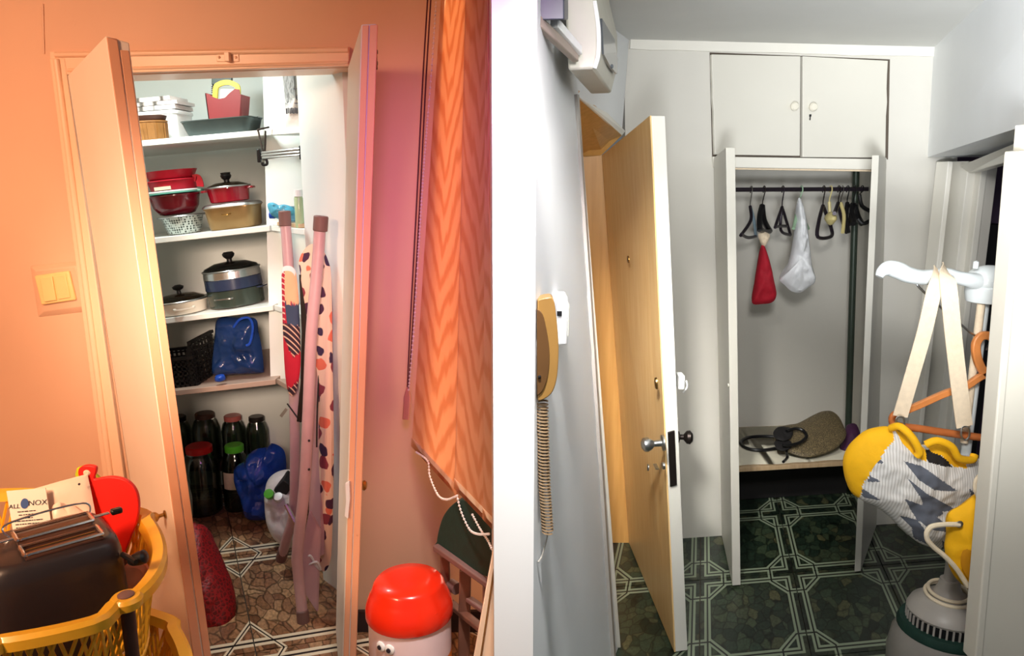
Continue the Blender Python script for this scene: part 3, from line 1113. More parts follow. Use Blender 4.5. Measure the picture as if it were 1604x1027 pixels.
fb6, ft6 = F(1147, 921), P(1137, 231, 3.01)
hb6, ht6 = BW(1131, 836, -0.03), BW(1118, 247, -0.03)
fb6.z = hb6.z = 0.012
d6 = leaf(hb6, fb6, ft6, ht6, V((0.037, 0.006, 0)), 'door_6', 'hall_door')
fb7, ft7 = F(1338, 899), P(1366, 243, 3.13)
hb7, ht7 = BW(1364, 824, -0.03), BW(1379, 247, -0.03)
fb7.z = hb7.z = 0.012
d7 = leaf(hb7, fb7, ft7, ht7, V((0.030, 0.004, 0)), 'door_7', 'hall_door')
p, n_ = on_leaf(1140, 603, hb6, fb6, ht6)
MB().lathe([(0.008, 0), (0.007, 0.012), (0.014, 0.018), (0.015, 0.026), (1e-5, 0.032)], 16, p, rotz_to(n_)).build('knob', 'ivory_knob', d6)

# hall right side: bulkhead above the opening, jambs, near jamb, dark room beyond
h0, h1 = BW(1453, 246), P(1595, 200, 2.2)
hd = (h1 - h0)
h2 = h0 + hd * 1.7
t0, t2 = top(BW(1462, 80)), top(P(1640, 60, h2.y))
t2.x = h2.x - 0.05
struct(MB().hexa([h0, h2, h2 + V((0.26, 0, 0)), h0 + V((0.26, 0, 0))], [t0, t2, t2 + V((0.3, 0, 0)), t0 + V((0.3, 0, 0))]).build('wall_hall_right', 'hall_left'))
q = [P(1503, 260, 3.42), P(1650, 199, 2.3), P(1650, 232, 2.3), P(1518, 271, 3.42)]
struct(MB().prism(q, (0.05, 0.02, 0)).build('trim_14', 'hall_trim', bevel=0.003))
for i, (u0, u1, Y, m) in enumerate(((1469, 1477, 3.5, 'hall_trim'), (1477, 1502, 3.54, 'hall_white'), (1500, 1514, 3.42, 'hall_trim'), (1514, 1523, 3.46, 'hall_white'), (1521, 1531, 3.38, 'hall_trim'), (1530, 1546, 3.42, 'hall_white'))):
    a, b = P(u0, 400, Y), P(u1, 400, Y)
    struct(MB().prism([V((a.x, Y, 0)), V((b.x, Y, 0)), V((b.x, Y, 1.80)), V((a.x, Y, 1.80))], (0, 0.06 + (3.54 - Y), 0)).build(f'trim_{15 + i}', m, bevel=0.004))
nj = MB()
Yn = 1.90
e0, e1 = P(1597, 236, Yn), P(1527, 1040, Yn)
nj.prism([e0, P(1610, 236, Yn), P(1539, 1040, Yn), e1], (0, 0.06, 0))
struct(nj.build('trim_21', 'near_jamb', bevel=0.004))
nw = MB()
g0, g1 = P(1610, 236, Yn), P(1539, 1040, Yn)
g0, g1 = g0 + (g0 - g1) * 0.045, g1 + (g1 - g0) * (g1.z / (g0.z - g1.z))
nw.prism([g0 + V((0.003, 0.01, 0)), g0 + V((0.5, 0.01, 0)), g1 + V((0.6, 0.01, 0)), g1 + V((0.003, 0.01, 0))], (0, 0.05, 0))
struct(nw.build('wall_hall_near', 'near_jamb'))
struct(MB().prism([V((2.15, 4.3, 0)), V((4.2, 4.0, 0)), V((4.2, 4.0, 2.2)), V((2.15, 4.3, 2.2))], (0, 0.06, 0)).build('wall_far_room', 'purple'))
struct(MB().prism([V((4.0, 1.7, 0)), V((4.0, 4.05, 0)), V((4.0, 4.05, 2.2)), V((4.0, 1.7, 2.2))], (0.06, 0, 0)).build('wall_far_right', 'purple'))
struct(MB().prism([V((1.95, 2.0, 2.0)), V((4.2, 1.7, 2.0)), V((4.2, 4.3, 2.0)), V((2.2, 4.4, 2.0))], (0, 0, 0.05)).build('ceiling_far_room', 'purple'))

# pantry door leaves
hb1, ht1 = P(240, vf, YW - 0.025), P(106, 118, YW - 0.02)
fb1, ft1 = F(316, 1060), P(165, 56, 2.17)
hb1.z = 0.012
fb1 = P(304, 1045, 2.17)
fb1 = ft1 + (fb1 - ft1) * ((ft1.z - 0.012) / (ft1.z - fb1.z))
n1 = (fb1 - hb1).cross(ht1 - hb1).normalized()
tv1 = V((0.042, 0.030, 0))
d1 = struct(MB().hexa([hb1, fb1, fb1 + tv1, hb1 + tv1], [ht1, ft1, ft1 + tv1 + V((0.004, 0.004, -0.012)), ht1 + tv1]).build('door_1', 'door_cream', bevel=0.003))
# rebated free edge: orange lipping and a thin bead
e = MB()
ev0, ev1 = fb1 + tv1 * 0.02 + V((0.004, -0.004, 0)), ft1 + tv1 * 0.02 + V((0.004, -0.004, -0.004))
e.hexa([ev0, ev0 + tv1 * 0.50, ev0 + tv1 * 0.5 + V((-.004, .006, 0)), ev0 + V((-.004, .006, 0))], [ev1, ev1 + tv1 * 0.5 + V((0, 0, -0.006)), ev1 + tv1 * 0.5 + V((-.004, .006, 0)), ev1 + V((-.004, .006, 0))])
e.hexa([ev0 + tv1 * 0.58, ev0 + tv1 * 1.0, ev0 + tv1 * 1.0 + V((-.004, .008, 0)), ev0 + tv1 * .58 + V((-.004, .008, 0))],
       [ev1 + tv1 * 0.58 + V((0, 0, -0.03)), ev1 + tv1 * 1.0 + V((0, 0, -0.03)), ev1 + tv1 * 1.0 + V((-.004, .008, -0.03)), ev1 + tv1 * .58 + V((-.004, .008, -0.03))])
eo = e.build('edge_lipping', 'door_edge', d1, bevel=0.0015)
eo['label'] = 'chipped orange painted edge'


def cab_knob(p, n_, par, m):
    o = MB().lathe([(0.013, 0), (0.013, 0.003), (0.006, 0.006), (0.006, 0.018), (0.015, 0.026), (0.017, 0.032), (0.012, 0.039), (1e-5, 0.041)], 18, p, rotz_to(n_)).build('door_knob', m, par)
    return o


p, n_ = on_leaf(259, 805, hb1, fb1, ht1)
cab_knob(p, n_, d1, 'brass')

fb2, ft2 = P(536, 1040, 2.27), P(566, 38, 2.27)
fb2 = ft2 + (fb2 - ft2) * ((ft2.z - 0.012) / (ft2.z - fb2.z))
hb2, ht2 = P(526, vf, YW - 0.025), P(545, 106, YW - 0.025)
hb2.z = 0.012
tv2 = V((0.044, -0.012, 0))
d2 = struct(MB().hexa([hb2, fb2, fb2 + tv2, hb2 + tv2], [ht2, ft2, ft2 + tv2, ht2 + tv2]).build('door_2', 'shelf_white', bevel=0.003))
e = MB()
a0, a1 = fb2 + V((0.004, -0.006, 0)), ft2 + V((0.004, -0.006, -0.004))
e.hexa([a0, a0 + tv2 * 0.42, a0 + tv2 * .42 + V((0, .008, 0)), a0 + V((0, .008, 0))], [a1, a1 + tv2 * .42, a1 + tv2 * .42 + V((0, .008, 0)), a1 + V((0, .008, 0))])
e.hexa([a0 + tv2 * .5, a0 + tv2, a0 + tv2 + V((0, .008, 0)), a0 + tv2 * .5 + V((0, .008, 0))], [a1 + tv2 * .5, a1 + tv2, a1 + tv2 + V((0, .008, 0)), a1 + tv2 * .5 + V((0, .008, 0))])
eo = e.build('edge_lipping', 'door_edge', d2, bevel=0.0015)
eo['label'] = 'chipped orange painted edge'
# bare filler patch on the edge
MB().prism([P(541, 757, 2.252), P(547, 754, 2.252), P(548, 780, 2.252), P(545, 812, 2.252), P(540, 808, 2.252), P(542, 785, 2.252)], (0, .010, 0)).build('paint_chip', 'white_plastic', d2)
# outer face seen from the right only: cream board, knob, bolt
k = MB()
p = P(556, 760, 2.36)
p = P(555, 760, 2.31)
cab_knob(p, V((1, 0.0, 0)), d2, 'brass')
bl_ = MB()
for v_ in (77, 95):
    q = P(586, v_, 2.32)
    bl_.box(q + V((-0.004, 0.03, 0)), (0.012, 0.05, 0.012))
bl_.box(P(588, 95, 2.35) + V((0, 0, 0)), (0.010, 0.012, 0.05))
bl_.build('slide_bolt', 'iron', d2, bevel=0.002)
# ------------------------------------------------------------------ pantry shelves
SH = []                                                     # (left point, right point) of each front edge, top surface


def shelf(n, l, r, side, label, m='shelf_white', th_=0.024, Y=3.35, yb=4.10):
    a, b = P(l[0], l[1], Y), P(r[0], r[1], Y)
    d = (b - a) / (b.x - a.x)
    a2 = a + d * (-2.22 - a.x)
    xb_ = al[2].x - 0.02 if n > 2 else al[1].x
    SH.append((a, b))
    t = thing('pantry_shelf', label, 'shelf', V(((a.x + b.x) / 2, (Y + yb) / 2, (a.z + b.z) / 2 - th_)), group='pantry shelves')
    pb = lambda p, y: V((p.x, y, p.z))
    MB().prism([a2, b, pb(b + d * 0.03, yb), pb(a2, yb)], (0, 0, -th_)).build('back_board', m, t, bevel=0.002)
    if side:
        z0 = b.z
        q = [b + V((0.004, 0.01, 0)), P(side[0], side[1], 3.13)]
        q[1].z = z0
        wx = lambda y: xm + (xb - xm) * (3.36 - y) / 0.54 - 0.004
        MB().prism([q[0], q[1], V((xm - 0.004, 3.15, z0)), V((xm - 0.004, 3.395, z0))], (0, 0, -th_)).build('side_board', m, t, bevel=0.002)
    return t


shelf(1, (200, 222), (413, 203), (475, 182), 'white painted pantry shelf at the top, carrying the roasting pan')
shelf(2, (232, 374), (422, 353), (478, 402), 'white painted pantry shelf carrying the red bowls and the baking tin')
shelf(3, (248, 500), (427, 478), (474, 528), 'white painted pantry shelf carrying the cream and dark lidded pots')
shelf(4, (262, 613), (431, 594), (474, 650), 'lowest pantry shelf, toned brown for shade, carrying the crate and blue bag', 'shelf_shaded')
SLOPE = math.atan2((SH[1][1] - SH[1][0]).z, (SH[1][1] - SH[1][0]).x)


def onshelf(i, u, Y):
    """the point of shelf i's top seen at column u, Y metres away"""
    a, b = SH[i]
    z = a.z
    for _ in range(6):
        x = (u - CX) / FPX * (Y * cP + (H - z) * sP)
        z = a.z + (b.z - a.z) * (x - a.x) / (b.x - a.x)
    return V((x, Y, z))


def shelf_thing(name, label, cat, i, u, Y, rz=0.0, lift=0.0, group=None):
    a, b = SH[i]
    tilt = -math.atan2(b.z - a.z, b.x - a.x)
    p = onshelf(i, u, Y) + V((0, 0, lift + 0.001))
    return thing(name, label, cat, p, (0, tilt, rz), group), sz(1.0, p)


def part(mb, name, m, t, **k):
    return local(mb.build(name, m, t, **k))


# ---- top shelf
t, s = shelf_thing('storage_box', 'white plastic box with lid on the top pantry shelf behind the wooden basket', 'box', 0, 242, 3.72)
bw, bh = 112 * s, 44 * s
b = MB()
b.lathe([(0.46, 0), (0.5, bh), (0.488, bh), (0.45, 0.01), (1e-5, 0.01)], 32, sx=bw, sy=0.22, sq=0.75)
part(b, 'body', 'white_plastic', t, bevel=0.003)
part(MB().lathe([(0.515, 0), (0.515, 0.012), (0.50, 0.018), (1e-5, 0.020)], 32, (0, 0, bh - 0.006), sx=bw, sy=0.22, sq=0.75), 'lid', 'white_plastic', t, bevel=0.002)
base = t.location.copy()
fc = thing('folded_cloths', 'stack of folded white cloths lying on the lid of the white box', 'cloth', base + V((0, 0, bh + 0.016)), t.rotation_euler)
for k, (dx, w_, h_) in enumerate(((0, 104, 7), (2, 108, 6), (-3, 98, 7))):
    m_ = MB()
    n = 16
    z0 = sum((7, 6, 7)[:k]) * s
    rows_ = []
    for i in range(n + 1):
        x = (i / n - 0.5) * w_ * s + dx * s
        rows_.append((x, 0.004 * noise.noise(V((x * 9, k * 3.0, 0)))))
    for i in range(n):
        (x0, q0), (x1, q1) = rows_[i], rows_[i + 1]
        m_.hexa([V((x0, -0.10, z0 + .001)), V((x1, -0.10, z0 + .001)), V((x1, 0.10, z0 + .001)), V((x0, 0.10, z0 + .001))],
                [V((x0, -0.10 + q0, z0 + h_ * s * .92 + q0 * .5)), V((x1, -0.10 + q1, z0 + h_ * s * .92 + q1 * .5)), V((x1, 0.10, z0 + h_ * s * .92 + q1 * .5)), V((x0, 0.10, z0 + h_ * s * .92 + q0 * .5))])
    part(m_, 'folded_cloth', 'cloth_white', fc)

t, s = shelf_thing('wooden_basket', 'tan oval wooden basket at the left of the top pantry shelf', 'basket', 0, 226, 3.47)
b = MB()
r0 = 34 * s
b.lathe([(r0 * .93, 0), (r0 * .97, 0.01), (r0 * 1.06, 27 * s), (r0 * 1.10, 28 * s), (r0 * 1.10, 30 * s), (r0 * 1.0, 30 * s), (r0 * .9, 0.012), (1e-5, 0.012)], 32, sx=1.08, sy=0.8)
part(b, 'body', 'tan_wood', t)
for k in range(14):
    a = k / 14 * 2 * math.pi
    m_ = MB().box((math.cos(a) * r0 * 1.11, math.sin(a) * r0 * .83, 14 * s), (0.004, 0.03, 25 * s), Matrix.Rotation(a, 3, 'Z') @ Matrix.Rotation(0.09, 3, 'Y'))
    part(m_, 'stave', 'tan_wood', t)
p0 = t.location + V((0, 0, 30 * s + 0.001))
t2 = thing('brown_dish', 'dark brown shallow dish lying on top of the tan wooden basket', 'dish', p0, t.rotation_euler)
part(MB().lathe([(r0 * .95, 0), (r0 * 1.0, 0.006), (r0 * 1.06, 0.02), (r0 * 1.02, 0.022), (r0 * .9, 0.010), (1e-5, 0.010)], 32, sx=1.05, sy=0.8), 'dish_body', 'dark_brown', t2)

t, s = shelf_thing('roasting_pan', 'dark grey rectangular roasting pan on the top pantry shelf', 'pan', 0, 352, 3.47)
b = MB()
b.lathe([(0.44, 0), (0.5, 21 * s), (0.515, 22 * s), (0.515, 23 * s), (0.49, 23 * s), (0.43, 0.006), (1e-5, 0.006)], 40, sx=108 * s, sy=0.2, sq=0.72)
part(b, 'tray', 'pan_grey', t)
for sg in (-1, 1):
    part(MB().strap([(sg * 54 * s, -0.03, 21 * s), (sg * 58 * s, -0.03, 22 * s), (sg * 58 * s, 0.03, 22 * s), (sg * 54 * s, 0.03, 21 * s)], 0.010, 0.004, (0, 0, 1)), 'handle', 'pan_grey', t)

t, s = shelf_thing('red_holder', 'brick red wavy-topped holder standing behind the grey roasting pan', 'holder', 0, 351, 3.66)
dp = P(348, 165, 3.66)
hl = [(321, 146), (327, 147), (334, 152), (343, 155), (352, 153), (360, 145), (368, 139), (375, 140), (376, 148), (372, 206), (329, 206)]
b = MB()
inner = [(u + (348 - u) * .04, v + 2 if v > 160 else v) for u, v in hl]
b.prism([P(u, v, 3.62) for u, v in hl], (0, 0.004, 0))
o = b.build('front_wall', 'scoop_red', t)
b = MB()
b.prism([P(u, v, 3.74) for u, v in hl], (0, 0.004, 0))
b.build('back_wall', 'scoop_red', t)
b = MB()
for ua, va, ub, vb in ((321, 146, 329, 206), (376, 148, 372, 206), (329, 206, 372, 206)):
    b.prism([P(ua, va, 3.62), P(ub, vb, 3.62), V((P(ub, vb, 3.62).x, 3.744, P(ub, vb, 3.62).z)), V((P(ua, va, 3.62).x, 3.744, P(ua, va, 3.62).z))], (0.004, 0, 0.001))
b.build('side_wall', 'scoop_red', t)
yt = thing('sponge_holder', 'yellow plastic framed sponge holder sticking out of the red holder', 'sponge holder', P(352, 190, 3.69))
b = MB()
b.sweep(crv([P(u, v, 3.68) for u, v in ((337, 175), (338, 140), (344, 132), (356, 129), (367, 132), (373, 140), (371, 175))], 5), [(-.011, -.007), (.011, -.007), (.011, .007), (-.011, .007)], up=(0, 1, 0))
b.build('frame', 'yellow', yt, bevel=0.003)
MB().prism([P(344, 175, 3.69), P(344, 139, 3.69), P(366, 139, 3.69), P(366, 175, 3.69)], (0, 0.012, 0)).build('sponge', 'white_plastic', yt, bevel=0.004)
gb = thing('grey_scraper', 'dark grey slotted scraper standing upright in the red holder', 'scraper', P(349, 192, 3.72))
MB().prism([P(331, 104, 3.715), P(364, 104, 3.715), P(363, 133, 3.715), P(331, 133, 3.715)], (0, 0.015, 0)).build('blade', 'pan_grey', gb, bevel=0.004)
MB().prism([P(332, 133, 3.717), P(337, 133, 3.717), P(340, 185, 3.717), P(335, 185, 3.717)], (0, 0.010, 0)).build('handle', 'black', gb, bevel=0.002)
for k in range(4):
    MB().prism([P(331, 135 + 3 * k, 3.712), P(337, 135 + 3 * k, 3.712), P(337, 136.5 + 3 * k, 3.712), P(331, 136.5 + 3 * k, 3.712)], (0, 0.004, 0)).build('slot', 'black', gb)

# tall white paper sack on the side board
zs = SH[0][1].z
pp = lambda u, v, Y: P(u, v, Y)
q0, q1 = P(447, 195, 3.24), P(482, 182, 3.20)
t = thing('paper_sack', 'white printed paper sack standing at the right of the top shelf', 'sack', V(((q0.x + q1.x) / 2, 3.24, zs + .001)))
b = MB()
hts = [zs + 0.001, zs + 0.12, zs + 0.25, zs + 0.36]
fr = [V((q0.x, q0.y, 0)), V((q1.x, q1.y, 0)), V((q1.x + 0.05, q1.y + 0.06, 0)), V((q0.x + 0.06, q0.y + 0.07, 0))]
for k in range(3):
    lo_ = [p + V((0.004 * math.sin(i * 2 + k * 1.7), 0.004 * math.cos(i + k), hts[k])) for i, p in enumerate(fr)]
    hi_ = [p + V((0.004 * math.sin(i * 2 + (k + 1) * 1.7), 0.004 * math.cos(i + k + 1), hts[k + 1])) for i, p in enumerate(fr)]
    b.hexa(lo_, hi_)
b.build('sack_body', 'white_bag', t)
xd = (fr[1] - fr[0]).normalized()
nd = V((xd.y, -xd.x, 0))
up_ = V((0, 0, 1))


def on_sack(f_, z):
    return fr[0].lerp(fr[1], f_) + nd * 0.007 + V((0, 0, z))


text('e', 0.055, 'ink', t, frame_mat(on_sack(0.68, P(468, 147, 3.1).z), xd, nd), 'print')
zc = P(468, 146, 3.1).z
for dz in (-1, 1):
    MB().box(on_sack(0.68, zc + dz * 0.028), (0.04, 0.001, 0.004), Matrix.Rotation(math.atan2(xd.y, xd.x), 3, 'Z')).build('print', 'ink', t)
bm_ = MB()
for k in range(9):
    bm_.box(on_sack(0.14 + 0.075 * k, P(458, 170, 3.1).z + 0.002 * (k % 2)), (0.0045 if k % 3 else 0.007, 0.001, 0.022), Matrix.Rotation(math.atan2(xd.y, xd.x), 3, 'Z'))
bm_.build('bar_print', 'ink', t)

# trouser hanger hooked over the shelf edge
t = thing('trouser_hanger', 'metal trouser hanger with wire hook hanging from the top pantry shelf', 'hanger', P(416, 206, 3.30))
b = MB()
b.tube(crv([P(422, 199, 3.31), P(405, 203, 3.30), P(405, 207, 3.30), P(412, 236, 3.28), P(415, 236, 3.28), P(416, 205, 3.30)], 5), 0.004, 7)
b.build('hook_wire', 'iron', t)
b = MB()
for k, (va, vb) in enumerate(((240, 233), (244, 238), (248, 243))):
    b.tube([P(405, va, 3.28), P(470, vb, 3.18)], 0.006, 8)
b.build('bars', 'chrome', t)
for u, v, Y in ((406, 244, 3.275), (472, 239, 3.175)):
    MB().box(P(u, v, Y), (0.014, 0.02, 0.055)).build('end_clip', 'black', t, bevel=0.003)
MB().tube(crv([P(409, 247, 3.27), P(417, 250, 3.27), P(418, 257, 3.27), P(412, 258, 3.27), P(411, 254, 3.27)], 5), 0.006, 8).build('swivel_hook', 'black', t)

# ---- second shelf


def bowl(prof, n=36):
    return MB().lathe(prof, n)


def stack_loc(t, dz):
    m = wm(t)
    return m @ V((0, 0, dz))


t, s = shelf_thing('mesh_strainer', 'perforated steel strainer basket under the stacked red bowls', 'strainer', 1, 290, 3.50)
T0, rot0 = t, t.rotation_euler
h = 26 * s
part(bowl([(22 * s, 0), (24 * s, .004), (31 * s, h), (34 * s, h + .002), (34 * s, h + .007), (30 * s, h + .006), (22 * s, .008), (1e-5, .008)]), 'basket_body', 'perforated', t)
part(MB().tube([(35 * s * math.cos(a / 18 * math.pi), 35 * s * math.sin(a / 18 * math.pi), h + .004) for a in range(36)], .004, 8, True), 'rim', 'steel', t)
lift = h + 0.009
t = thing('mixing_bowl', 'deep wine red mixing bowl on the perforated strainer', 'bowl', stack_loc(T0, lift) + V((-0.015, 0, 0.001)), rot0)
hb_ = 30 * s
part(bowl([(20 * s, 0), (26 * s, .006), (33 * s, hb_ * .4), (36 * s, hb_ * .85), (38 * s, hb_), (36 * s, hb_), (34 * s, hb_ * .8), (24 * s, .012), (1e-5, .012)]), 'bowl_body', 'wine', t)
part(MB().lathe([(38 * s, 0), (40 * s, 0), (40 * s, .006), (38 * s, .006)], 36, (0, 0, hb_ - .004)), 'rim', 'wine', t)
lift += hb_ + 0.004
t = thing('teal_colander', 'teal plastic colander with a flat handle resting on the wine red bowl', 'colander', stack_loc(T0, lift) + V((-0.02, 0, 0)), rot0)
part(bowl([(34 * s, .001), (38 * s, 0.002), (43 * s, .004), (43 * s, .012), (38 * s, .014), (30 * s, .005), (1e-5, .005)]), 'dish', 'teal', t)
part(MB().prism([(38 * s, -.03, .004), (38 * s, .03, .004), (47 * s, .02, .002), (48 * s, 0, .001), (47 * s, -.02, .002)], (0, 0, .010)), 'handle', 'teal', t, bevel=.003)
part(MB().tube([(42 * s * math.cos(a / 18 * math.pi), 42 * s * math.sin(a / 18 * math.pi), .013) for a in range(36)], .004, 8, True), 'rim', 'white_plastic', t)
lift += 0.016
t = thing('handled_bowl', 'bright red plastic bowl with side handle and tag, above the teal colander', 'bowl', stack_loc(T0, lift) + V((-.01, 0, 0)), rot0)
h2_ = 17 * s
part(bowl([(30 * s, 0), (33 * s, .004), (37 * s, h2_), (38.5 * s, h2_), (38.5 * s, h2_ - .005), (36 * s, h2_ - .006), (30 * s, .006), (1e-5, .006)]), 'bowl_body', 'red_plastic', t)
part(MB().strap(crv([(35 * s, -.02, h2_ - .004), (42 * s, -.02, h2_ - .004), (44 * s, -.02, h2_ * .4), (43.5 * s, -.02, .006)], 5), .03, .006, (0, 1, 0)), 'handle', 'red_plastic', t)
part(MB().box((-.005, -36 * s, h2_ * .28), (25 * s, .004, 5 * s)), 'tag', 'strap', t)
lift += h2_ + .002
t = thing('red_colander', 'dark red plastic bowl, topmost of the red stack', 'bowl', stack_loc(T0, lift) + V((-.012, 0, 0)), rot0)
part(bowl([(31 * s, 0), (33 * s, .003), (36 * s, 8 * s), (39 * s, 13 * s), (38 * s, 13 * s), (33 * s, 5 * s), (28 * s, .008), (1e-5, .008)]), 'bowl_body', 'red_plastic', t)

t, s = shelf_thing('baking_tin', 'golden brown rectangular roasting tin with steel lid on the second shelf', 'tin', 1, 371, 3.50)
h = 31 * s
part(MB().lathe([(.42, 0), (.45, .008), (.49, h), (.505, h + .002), (.505, h + .008), (.47, h + .006), (.41, .01), (1e-5, .01)], 40, sx=78 * s, sy=.19, sq=.6), 'tin_body', 'gold_tin', t)
part(MB().lathe([(.51, 0), (.50, .008), (.46, .016), (.40, .018), (1e-5, .018)], 40, (0, 0, h + .007), sx=80 * s, sy=.2, sq=.6), 'lid', 'steel', t)
part(MB().tube(crv([(-.02, -.1, h * .75), (-.012, -.115, h * .72), (.012, -.115, h * .72), (.02, -.1, h * .75)], 5), .003, 6), 'handle', 'brass', t)
TB, rotB = t, t.rotation_euler
t = thing('red_pot', 'red enamel pot with glass lid and black knob on the baking tin', 'pot', stack_loc(TB, h + .027) + V((-.008, 0, 0)), rotB)
h = 22 * s
part(bowl([(27 * s, 0), (29 * s, .004), (32 * s, h), (33.5 * s, h), (33.5 * s, h - .004), (31 * s, h - .006), (28 * s, .006), (1e-5, .006)]), 'pot_body', 'deep_red', t)
lid = part(MB().lathe([(33 * s, h), (30 * s, h + .010), (18 * s, h + .022), (1e-5, h + .026)], 36), 'lid', 'glass_lid', t)
part(MB().tube([(33.3 * s * math.cos(a / 18 * math.pi), 33.3 * s * math.sin(a / 18 * math.pi), h + .003) for a in range(36)], .004, 8, True), 'lid_rim', 'steel', t)
part(MB().lathe([(.012, h + .022), (.012, h + .034), (.02, h + .042), (.024, h + .052), (.02, h + .06), (.022, h + .066), (1e-5, h + .068)], 18), 'lid_knob', 'black', t)
for sg in (-1, 1):
    part(MB().box((sg * 35 * s, 0, h - .008), (.03, .05, .010)), 'handle', 'deep_red', t, bevel=.004)

# partly hidden dark utensils at the left end of the second shelf
t, s = shelf_thing('stacked_ladles', 'dark ladles half hidden by the door edge on the second shelf', 'ladle', 1, 223, 3.52)
for k, (dx, z, rr) in enumerate(((4, 40, 12), (0, 31, 13), (3, 21, 12))):
    part(MB().lathe([(1e-5, 0), (rr * s * .6, .003), (rr * s, .014), (rr * s * .94, .014), (rr * s * .5, .007), (1e-5, .006)], 20, (dx * s, -.02, (z - 20) * s), Matrix.Rotation(0.25, 3, 'X')), 'scoop', 'black', t)
part(MB().lathe([(12 * s, 0), (13 * s, 20 * s), (12 * s, 20 * s), (11 * s, .006), (1e-5, .006)], 20, (-6 * s, .02, 0)), 'cup', 'gold_tin', t)
t, s = shelf_thing('glass_jug', 'clear glass jug half hidden by the door edge, behind the ladles', 'jug', 1, 213, 3.75)
part(MB().lathe([(12 * s, 0), (14 * s, 20 * s), (9 * s, 66 * s), (10 * s, 84 * s), (8.5 * s, 84 * s), (8 * s, 66 * s), (13 * s, 20 * s), (11 * s, .004), (1e-5, .004)], 24), 'jug_body', 'clear_film', t)

# side board of the second shelf: lying bottle, tray, small jar
zb = SH[1][1].z
px_ = P(448, 345, 3.24)
t = thing('clear_bottle', 'clear plastic bottle with blue cap lying on the side shelf', 'bottle', V((px_.x + .03, 3.33, zb + .046)))
ax = Matrix.Rotation(R(90), 3, 'Y')
rr = .038
MB().lathe([(1e-5, -.09), (rr * .9, -.088), (rr, -.07), (rr * .93, -.03), (rr, -.02), (rr, .05), (rr * .5, .085), (.014, .095), (.014, .105), (1e-5, .105)], 20, t.location, ax @ Matrix.Rotation(R(180), 3, 'X')).build('bottle_body', 'clear_film', t)
MB().lathe([(.016, .105), (.016, .125), (1e-5, .126)], 16, t.location, ax @ Matrix.Rotation(R(180), 3, 'X')).build('cap', 'blue_bag2', t)
t = thing('blue_film_bag', 'crumpled blue film bag lying beside the clear bottle on the side shelf', 'bag', P(432, 342, 3.30))
pillow([(419, 320), (428, 317), (436, 321), (445, 320), (457, 324), (462, 332), (452, 340), (436, 341), (424, 336)], 3.24, .018, 5, 6, .012, 30).build('film', mat('cyan_blue_film', '#4fa5c4', .25, var=.2, bump=.5), t)
t = thing('tan_board', 'small tan wooden board lying at the front of the side shelf', 'board', V((px_.x, 3.25, zb + .001)))
pa, pb_ = P(434, 352, 3.30), P(468, 353, 3.18)
MB().prism([V((pa.x, pa.y, zb + .001)), V((pb_.x, pb_.y, zb + .001)), V((pb_.x + .06, pb_.y + .03, zb + .001)), V((pa.x + .06, pa.y + .03, zb + .001))], (0, 0, .018)).build('board_body', 'shelf_wood', t, bevel=.003)
pj = P(472, 374, 2.97)
t = thing('slim_jar', 'slim pale green glass jar with white lid at the end of the side shelf', 'jar', V((P(471, 374, 3.2).x, 3.20, zb + .001)))
local(MB().lathe([(.016, 0), (.018, .01), (.018, .12), (.013, .135), (.012, .12), (.015, .01), (1e-5, .004)], 18).build('jar_body', mat('pale_green_glass', '#aebf97', .15, var=.05), t))
local(MB().lathe([(.019, .128), (.019, .155), (1e-5, .157)], 18).build('lid', 'white_plastic', t))

# ---- third shelf
t, s = shelf_thing('cream_casserole', 'cream enamel casserole with glass lid and black knob on the third shelf', 'pot', 2, 287, 3.47)
h = 19 * s
part(bowl([(32 * s, 0), (36 * s, .004), (39 * s, h), (41 * s, h), (41 * s, h - .004), (37 * s, h - .006), (34 * s, .006), (1e-5, .006)]), 'pot_body', 'enamel', t)
part(MB().lathe([(40 * s, h), (36 * s, h + .014), (22 * s, h + .030), (1e-5, h + .036)], 36), 'lid', 'glass_lid', t)
part(MB().tube([(40.5 * s * math.cos(a / 18 * math.pi), 40.5 * s * math.sin(a / 18 * math.pi), h + .004) for a in range(36)], .005, 8, True), 'lid_rim', 'steel', t)
part(MB().lathe([(.010, h + .032), (.009, h + .048), (.022, h + .056), (.026, h + .066), (.012, h + .074), (1e-5, h + .075)], 18), 'lid_knob', 'black', t)
for a in (-62, 118):
    ca, sa = math.cos(R(a)), math.sin(R(a))
    dv = V((ca, sa, 0))
    sd = V((-sa, ca, 0))
    part(MB().strap(crv([dv * 38 * s + sd * .04 + V((0, 0, h * .6)), dv * 44 * s + sd * .036 + V((0, 0, h * .55)), dv * 45 * s + V((0, 0, h * .53)), dv * 46 * s - sd * .036 + V((0, 0, h * .55)), dv * 38 * s - sd * .04 + V((0, 0, h * .6))], 5), .012, .006, (0, 0, 1)), 'handle', 'enamel', t)
t, s = shelf_thing('steamer_pot', 'stacked dark steamer pot with navy tier and glass lid on the third shelf', 'pot', 2, 373, 3.52)
h = 27 * s
part(bowl([(38 * s, 0), (41 * s, .006), (42 * s, h), (40 * s, h), (39 * s, .01), (1e-5, .01)]), 'pot_body', 'dark_green_pot', t)
part(MB().lathe([(41 * s, h), (43 * s, h + .004), (42.5 * s, h + 17 * s), (40 * s, h + 17 * s), (39 * s, h), ], 36), 'steam_tier', 'navy', t)
part(MB().lathe([(42 * s, h + 17 * s), (43 * s, h + 18 * s), (42 * s, h + 29 * s), (40 * s, h + 29 * s), (40 * s, h + 17 * s)], 36), 'lid_band', 'chrome', t)
part(MB().lathe([(42 * s, h + 29 * s), (39 * s, h + 34 * s), (24 * s, h + 40 * s), (1e-5, h + 42 * s)], 36), 'lid', 'glass_dark', t)
